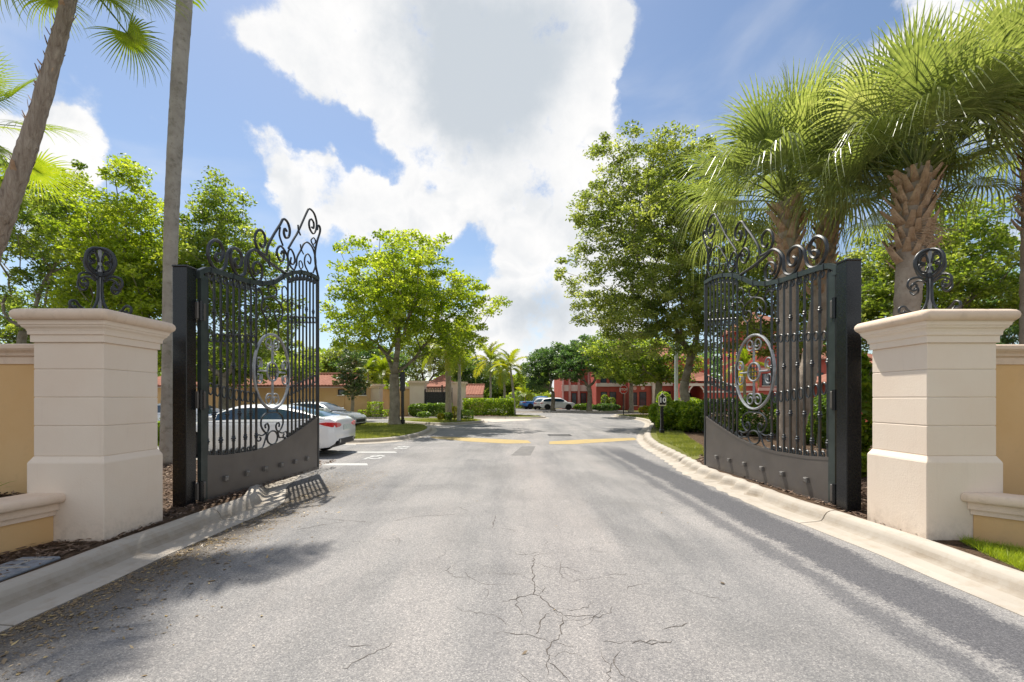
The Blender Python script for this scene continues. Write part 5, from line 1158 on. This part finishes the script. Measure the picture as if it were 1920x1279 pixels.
hs = empty('hillside_house', (fx(560,60), 62, .1), label='far house with terracotta roof behind the left gate leaf trees', cat='house')
MB().box(fx(560,60),fx(650,60),60,70,.05,5.2).build('wall', M['cream'], hs); m = MB(); hip(m,fx(560,60),fx(650,60),60,70,5.2,8); m.build('roof', M['roof_tile'], hs)

# ------------------------------------------------------------------ signs and posts
x, y = GRD(1169, 779, .1); Y = 41.5; x = fx(1169, Y)
st = empty('stop_sign', (x, Y, .1), label='red octagonal STOP sign on a thin dark post at the far corner', cat='stop sign')
MB().tube([(x,Y,.08),(x,Y,2.95)], .045, 8).build('post', M['black_metal'], st)
zc_ = fz(730.5, Y); r_ = .40
def octa(r, y): return [(x+r*math.cos(rad(22.5+45*k)), y, zc_+r*math.sin(rad(22.5+45*k))) for k in range(8)]
bd = MB().rings([octa(r_, Y-.06), octa(r_, Y-.046)]).build('border', M['white'], st); fc = MB().rings([octa(r_*.91, Y-.072), octa(r_*.91, Y-.0605)]).build('face', M['stop_red'], st)
t_ = text('lettering', 'STOP', .30, 'white', st, (0, -.075, zc_-.1), (rad(90),0,0), .003)
Y = 19.2; x = fx(1241, Y); sg = empty('number_sign', (x, Y, .1), label='black house shaped number 10 sign on a square post beside the kerb', cat='sign')
MB().box(x-.055,x+.055,Y-.055,Y+.055,.08,fz(762,Y)).build('post', M['black_metal'], sg); MB().box(x-.09,x+.09,Y-.09,Y+.09,.08,.32,.02).build('post_base', M['black_metal'], sg)
zb_, zt_ = fz(761,Y), fz(738,Y); hw = .155
def house(s, y): 
    zm = (zb_+zt_)/2; return [(x+px_*s, y, zm+(pz-zm)*s) for px_, pz in [(-hw,zb_+.03),(-hw+.03,zb_),(hw-.03,zb_),(hw,zb_+.03),(hw,zt_-.14),(hw-.04,zt_-.09),(.05,zt_-.03),(0,zt_+.03),(-.05,zt_-.03),(-hw+.04,zt_-.09),(-hw,zt_-.14)]]
MB().rings([house(1,Y-.085), house(1,Y-.056)]).build('border', M['cream_sign'], sg); MB().rings([house(.84,Y-.095), house(.84,Y-.0855)]).build('face', M['black_metal'], sg)
text('lettering', '10', .30, 'white', sg, (0, -.098, (zb_+zt_)/2-.125), (rad(90),0,0), .002)
Y = 26.0; x = fx(755, Y); bp = empty('black_post', (x, Y, .1), label='tall square black post beside the lime green tree trunk', cat='post')
MB().box(x-.075,x+.075,Y-.075,Y+.075,.08,3.16,.012).build('shaft', M['black_metal'], bp); MB().box(x-.13,x+.13,Y-.09,Y+.09,2.05,3.12,.015).build('sign_box', M['black_metal'], bp); MB().box(x-.12,x+.12,Y-.12,Y+.12,.08,.42,.02).build('base', M['black_metal'], bp)
Y = 29.5; x = fx(1268, Y); lp_ = empty('lamp_pole', (x, Y, .1), label='pale tall lamp pole in front of the red building beside the oak', cat='lamp post')
MB().tube([(x,Y,.08),(x,Y,7.2)], [.13,.10], 10).build('pole', M['pole_white'], lp_); MB().tube([(x,Y,7.1),(x-.5,Y,7.35),(x-1.1,Y,7.35)], .05, 6).build('arm', M['pole_white'], lp_); MB().box(x-1.6,x-1.0,Y-.15,Y+.15,7.3,7.42,.03).build('lamp_head', M['pole_white'], lp_); MB().lathe([(.24,0),(.24,.12),(.14,.2)], (x,Y,.09), 10).build('base', M['pole_white'], lp_)

# ------------------------------------------------------------------ vehicles
def wheel(root, x, y, r, w, side):
    m = MB(); m.lathe([(r*.62,-w/2),(r*.9,-w/2),(r*.985,-w*.36),(r,-w*.2),(r,w*.2),(r*.985,w*.36),(r*.9,w/2),(r*.62,w/2)], (x,y,r), 28, 'y'); wh = m.build('wheel', M['tyre'], root, world=False, smooth=True, angle=40)
    m = MB(); yo = y + side*w*.42
    m.lathe([(r*.66,-.01),(r*.66,.01),(r*.58,.012),(r*.58,-.01)], (x,yo,r), 24, 'y')
    for k in range(5):
        a = 2*math.pi*k/5+.3; c, s_ = math.cos(a), math.sin(a); p = lambda u, v: (x+c*u-s_*v, r+s_*u+c*v)
        q = [p(.03,-.05),p(r*.6,-.028),p(r*.6,.028),p(.03,.05)]; m.rings([[(u,yo-.012,v) for u,v in q],[(u,yo+.012,v) for u,v in q]])
    m.lathe([(.07,-.014),(.07,.016),(.02,.02)], (x,yo,r), 12, 'y'); m.build('rim', M['alloy'], wh, world=False)
    MB().lathe([(r*.56,-.02),(r*.56,-.015)], (x,yo-side*.03,r), 20, 'y').build('brake_disc', M['car_black'], wh, world=False)
CARS = {
 'sedan': dict(L=4.95, W=1.90, wx=(-1.50,1.45), wr=.345,
   bx=[-2.475,-2.44,-2.3,-1.9,-1.2,0,.95,1.6,2.1,2.36,2.475], bt=[.90,1.0,1.075,1.07,1.0,.98,.985,.93,.84,.72,.60], hw=[.76,.83,.89,.925,.945,.95,.945,.93,.89,.80,.68], bo=[.44,.36,.27,.22,.20,.20,.20,.20,.22,.26,.34],
   cx=[-2.15,-1.85,-1.4,-.9,-.4,0,.35,.65,.95,1.25], rz=[1.07,1.16,1.29,1.40,1.445,1.45,1.425,1.33,1.18,1.0], wt=.60, ws=(.40,1.2), rw=(-2.05,-1.05), sw=(-1.75,.85)),
 'crossover': dict(L=4.7, W=1.90, wx=(-1.38,1.42), wr=.37,
   bx=[-2.35,-2.3,-2.1,-1.6,-1,0,.9,1.5,2.0,2.25,2.35], bt=[.95,1.02,1.06,1.07,1.05,1.03,1.04,1.02,.95,.85,.7], hw=[.78,.86,.91,.94,.95,.95,.95,.94,.9,.82,.7], bo=[.5,.42,.32,.26,.25,.25,.25,.25,.28,.34,.42],
   cx=[-2.22,-2.05,-1.75,-1.2,-.6,0,.4,.7,1.0,1.3], rz=[1.1,1.36,1.55,1.63,1.66,1.65,1.61,1.48,1.28,1.06], wt=.62, ws=(.45,1.25), rw=(-2.2,-1.8), sw=(-1.85,.9)),
 'pickup': dict(L=5.6, W=1.96, wx=(-1.75,1.85), wr=.40,
   bx=[-2.8,-2.78,-2.6,-1.6,-.8,0,1.0,1.7,2.4,2.7,2.8], bt=[1.08,1.12,1.14,1.14,1.13,1.12,1.12,1.12,1.08,1.0,.8], hw=[.9,.94,.96,.97,.98,.98,.98,.97,.95,.9,.82], bo=[.6,.52,.45,.42,.40,.38,.38,.4,.42,.48,.5],
   cx=[-.85,-.75,-.65,-.3,.1,.5,.9,1.15,1.4,1.65], rz=[1.13,1.5,1.78,1.85,1.87,1.86,1.82,1.66,1.42,1.14], wt=.68, ws=(.95,1.6), rw=(-.83,-.67), sw=(-.6,1.1)),
}
def car(name, label, cat, kind, paint, loc, rz, plate=True, group=None):
    K = CARS[kind]; root = empty(name, loc, rz, label, cat, group); bx = K['bx']; r = K['wr']; xs = set(bx)
    for wx in K['wx']:
        for k in range(13): xs.add(round(wx + (r+.055)*math.cos(math.pi*k/12), 4))
    xs |= set(np.round(np.linspace(bx[0], bx[-1], 30), 4)); xs = sorted(xs); f = lambda key, x: interp(x, bx, K[key])
    def section(x):
        hw, zt_, zb_ = f('hw',x), f('bt',x), f('bo',x); ar = 0
        for wx in K['wx']:
            d = abs(x-wx)
            if d < r+.055: ar = max(ar, r + math.sqrt(max(0,(r+.055)**2-d*d)))
        lo = max(zb_, ar); zm = max(lo+.02, zb_+.42*(zt_-zb_)); z2 = max(zm+.015, zb_+.66*(zt_-zb_)); z3 = max(z2+.01, zt_-.11)
        half = [(hw*.955 if lo < .4 else hw*.985, lo), (hw*.99, lo+.015+.25*(zm-lo)), (hw, zm), (hw*.992, z2), (hw*.955, z3), (hw*.90, zt_-.03), (hw*.72, zt_+.005), (hw*.36, zt_+.022)]
        full = [(y, z) for y, z in half] + [(0, zt_+.028)] + [(-y, z) for y, z in reversed(half)]
        return [(x, y, z) for y, z in full]
    m = MB(); secs = [section(x) for x in xs]; n = len(secs[0]); vs = [p for s in secs for p in s]; fs = []
    for a in range(len(secs)-1):
        for i in range(n-1): fs.append((a*n+i, (a+1)*n+i, (a+1)*n+i+1, a*n+i+1))
    fs.append(tuple(range(n))); fs.append(tuple(reversed(range((len(secs)-1)*n, len(secs)*n)))); m.add(vs, fs)
    body = m.build('body', M[paint], root, world=False, smooth=True, angle=38)
    # cabin
    cx_ = K['cx']; cxs = sorted(set(np.round(np.linspace(cx_[0], cx_[-1], 34), 3)) | set(cx_)); parts = {'roof': MB(), 'window': MB(), 'windscreen': MB(), 'rear_window': MB()}; S_ = []
    for x in cxs:
        zt_ = f('bt', x) - .02; rz_ = interp(x, cx_, K['rz']); h = max(rz_-zt_, .012); wb = f('hw', x)*.90; H = 1.45 - .98; k = min(1, h/.42); wt = wb + (K['wt']-wb)*k
        half = [(wb, zt_), (wb+(wt-wb)*.16, zt_+.14*h), (wb+(wt-wb)*.78, zt_+.80*h), (wt*.93+.0, zt_+.95*h), (wt*.62, zt_+h), (0, zt_+h+.012)]
        S_.append([(x,y,z) for y,z in half] + [(x,-y,z) for y,z in reversed(half[:-1])])
    nn_ = len(S_[0])
    for a in range(len(S_)-1):
        xm = (cxs[a]+cxs[a+1])/2
        for i in range(nn_-1):
            q = [S_[a][i], S_[a+1][i], S_[a+1][i+1], S_[a][i+1]]; key = 'roof'; j = i if i < 5 else nn_-2-i
            hgt = interp(xm, cx_, K['rz']) - f('bt', xm)
            if j == 1 and K['sw'][0] < xm < K['sw'][1] and hgt > .10 and not (-.12 < xm+.05 < .0): key = 'window'
            elif j == 1 and -.12 < xm+.05 < 0: key = 'window'
            elif j >= 3 and K['ws'][0] < xm < K['ws'][1]: key = 'windscreen'
            elif j >= 3 and K['rw'][0] < xm < K['rw'][1]: key = 'rear_window'
            parts[key].add(q, [(0,1,2,3)])
    for key, mb in parts.items():
        me_mat = M[paint] if key == 'roof' else M['car_glass']
        o = mb.build(key, me_mat, root, world=False, fix=False); bm = bmesh.new(); bm.from_mesh(o.data); bmesh.ops.remove_doubles(bm, verts=bm.verts, dist=.0005); bmesh.ops.recalc_face_normals(bm, faces=bm.faces); bm.to_mesh(o.data); bm.free()
        o.data.polygons.foreach_set('use_smooth', [True]*len(o.data.polygons))
    # underbody, wheels, lamps
    MB().box(bx[0]+.25, bx[-1]-.25, -.62, .62, .22, .72).build('underbody', M['car_black'], root, world=False)
    for wx in K['wx']:
        MB().box(wx-r-.05, wx+r+.05, -K['W']/2+.12, K['W']/2-.12, .30, r*2+.04).build('wheel_well', M['car_black'], root, world=False)
        for sd in (-1,1): wheel(root, wx, sd*(K['W']/2-.125), r, .215, sd)
    zl = f('bt', bx[1]) - .115
    for sd in (-1,1):
        pts = [(bx[0]+.42, f('hw',bx[0]+.42)*.965, zl+.035, .012), (bx[0]+.24, f('hw',bx[0]+.24)*.985, zl+.02, .05), (bx[0]+.08, f('hw',bx[0]+.08)*.995, zl, .062), (bx[0]-.006, f('hw',bx[0])*.96, zl-.01, .062), (bx[0]-.012, f('hw',bx[0])*.70, zl-.012, .05), (bx[0]-.012, f('hw',bx[0])*.55, zl-.012, .018)]
        L = [[(x,sd*(y+.012),z-h),(x,sd*(y+.012),z+h),(x+.03,sd*(y-.05),z+h),(x+.03,sd*(y-.05),z-h)] for x,y,z,h in pts]; MB().rings(L).build('tail_light', M['lamp_red'], root, world=False, smooth=False)
        xe = bx[-1]; zh = f('bt', xe-.3)-.10
        pts = [(xe-.55, f('hw',xe-.55)*.97, zh+.06, .03), (xe-.3, f('hw',xe-.3)*.985, zh, .06), (xe-.1, f('hw',xe-.1)*.97, zh-.06, .06), (xe+.008, f('hw',xe)*.85, zh-.10, .045)]
        L = [[(x,sd*(y+.012),z-h),(x,sd*(y+.012),z+h),(x-.04,sd*(y-.05),z+h),(x-.04,sd*(y-.05),z-h)] for x,y,z,h in pts]; MB().rings(L).build('headlight', M['lamp_clear'], root, world=False)
        MB().box(.78,.95,sd*f('hw',.85)-.02 if sd>0 else -f('hw',.85)-.19, sd*f('hw',.85)+.19 if sd>0 else -f('hw',.85)+.02, f('bt',.85)+.02, f('bt',.85)+.15, .03).build('mirror', M[paint], root, world=False)
        MB().lathe([(.05,-.08),(.055,.06),(.045,.06),(.04,-.02)], (bx[0]+.06, sd*.52, f('bo',bx[0])-.02), 12, 'x').build('exhaust_tip', M['alloy'], root, world=False)
        for xd in (.55, -.35): MB().box(xd-.95+.22, xd-.95+.40, sd*f('hw',xd-.7)*1.0-.012, sd*f('hw',xd-.7)*1.0+.022, .86, .885).build('door_handle', M[paint], root, world=False)
    MB().box(bx[0]-.016, bx[0]+.10, -f('hw',bx[0])*.80, f('hw',bx[0])*.80, f('bo',bx[0])-.12, f('bo',bx[0])+.045, .02).build('rear_diffuser', M['car_black'], root, world=False)
    MB().box(bx[0]-.02, bx[0]-.004, -.26, .26, zl-.17, zl-.02).build('number_plate', M['plate'], root, world=False)
    MB().box(bx[-1]-.1, bx[-1]+.012, -.5, .5, .38, .56, .02).build('grille', M['car_black'], root, world=False)
    return root
car('white_sedan', 'white sedan with slim red tail lights parked behind the left gate leaf', 'car', 'sedan', 'paint_white', (-7.32, 13.35, 0), rad(180), group='cars parked on the left')
car('silver_sedan', 'pale silver car nosing out past the white sedan tail before the garage', 'car', 'sedan', 'paint_silver', (-10.4, 24.3, 0), rad(-8), group='cars parked on the left')
car('white_hatchback', 'white car farther left seen through the hinge end of the left gate', 'car', 'sedan', 'paint_white', (-14.0, 19.6, 0), rad(4), group='cars parked on the left')
car('blue_pickup', 'blue pickup truck parked in the distance at the road end', 'pickup truck', 'pickup', 'paint_blue', (4.0, 66.0, .12), rad(18), group='vehicles parked in the distance')
car('white_suv', 'white vehicle with red tail lights between blue pickup and pale crossover', 'car', 'crossover', 'paint_white', (4.35, 63.5, .12), rad(75), group='vehicles parked in the distance')
car('pale_crossover', 'white crossover parked side on before the red building', 'car', 'crossover', 'paint_white', (6.15, 61.5, .12), rad(-3), group='vehicles parked in the distance')
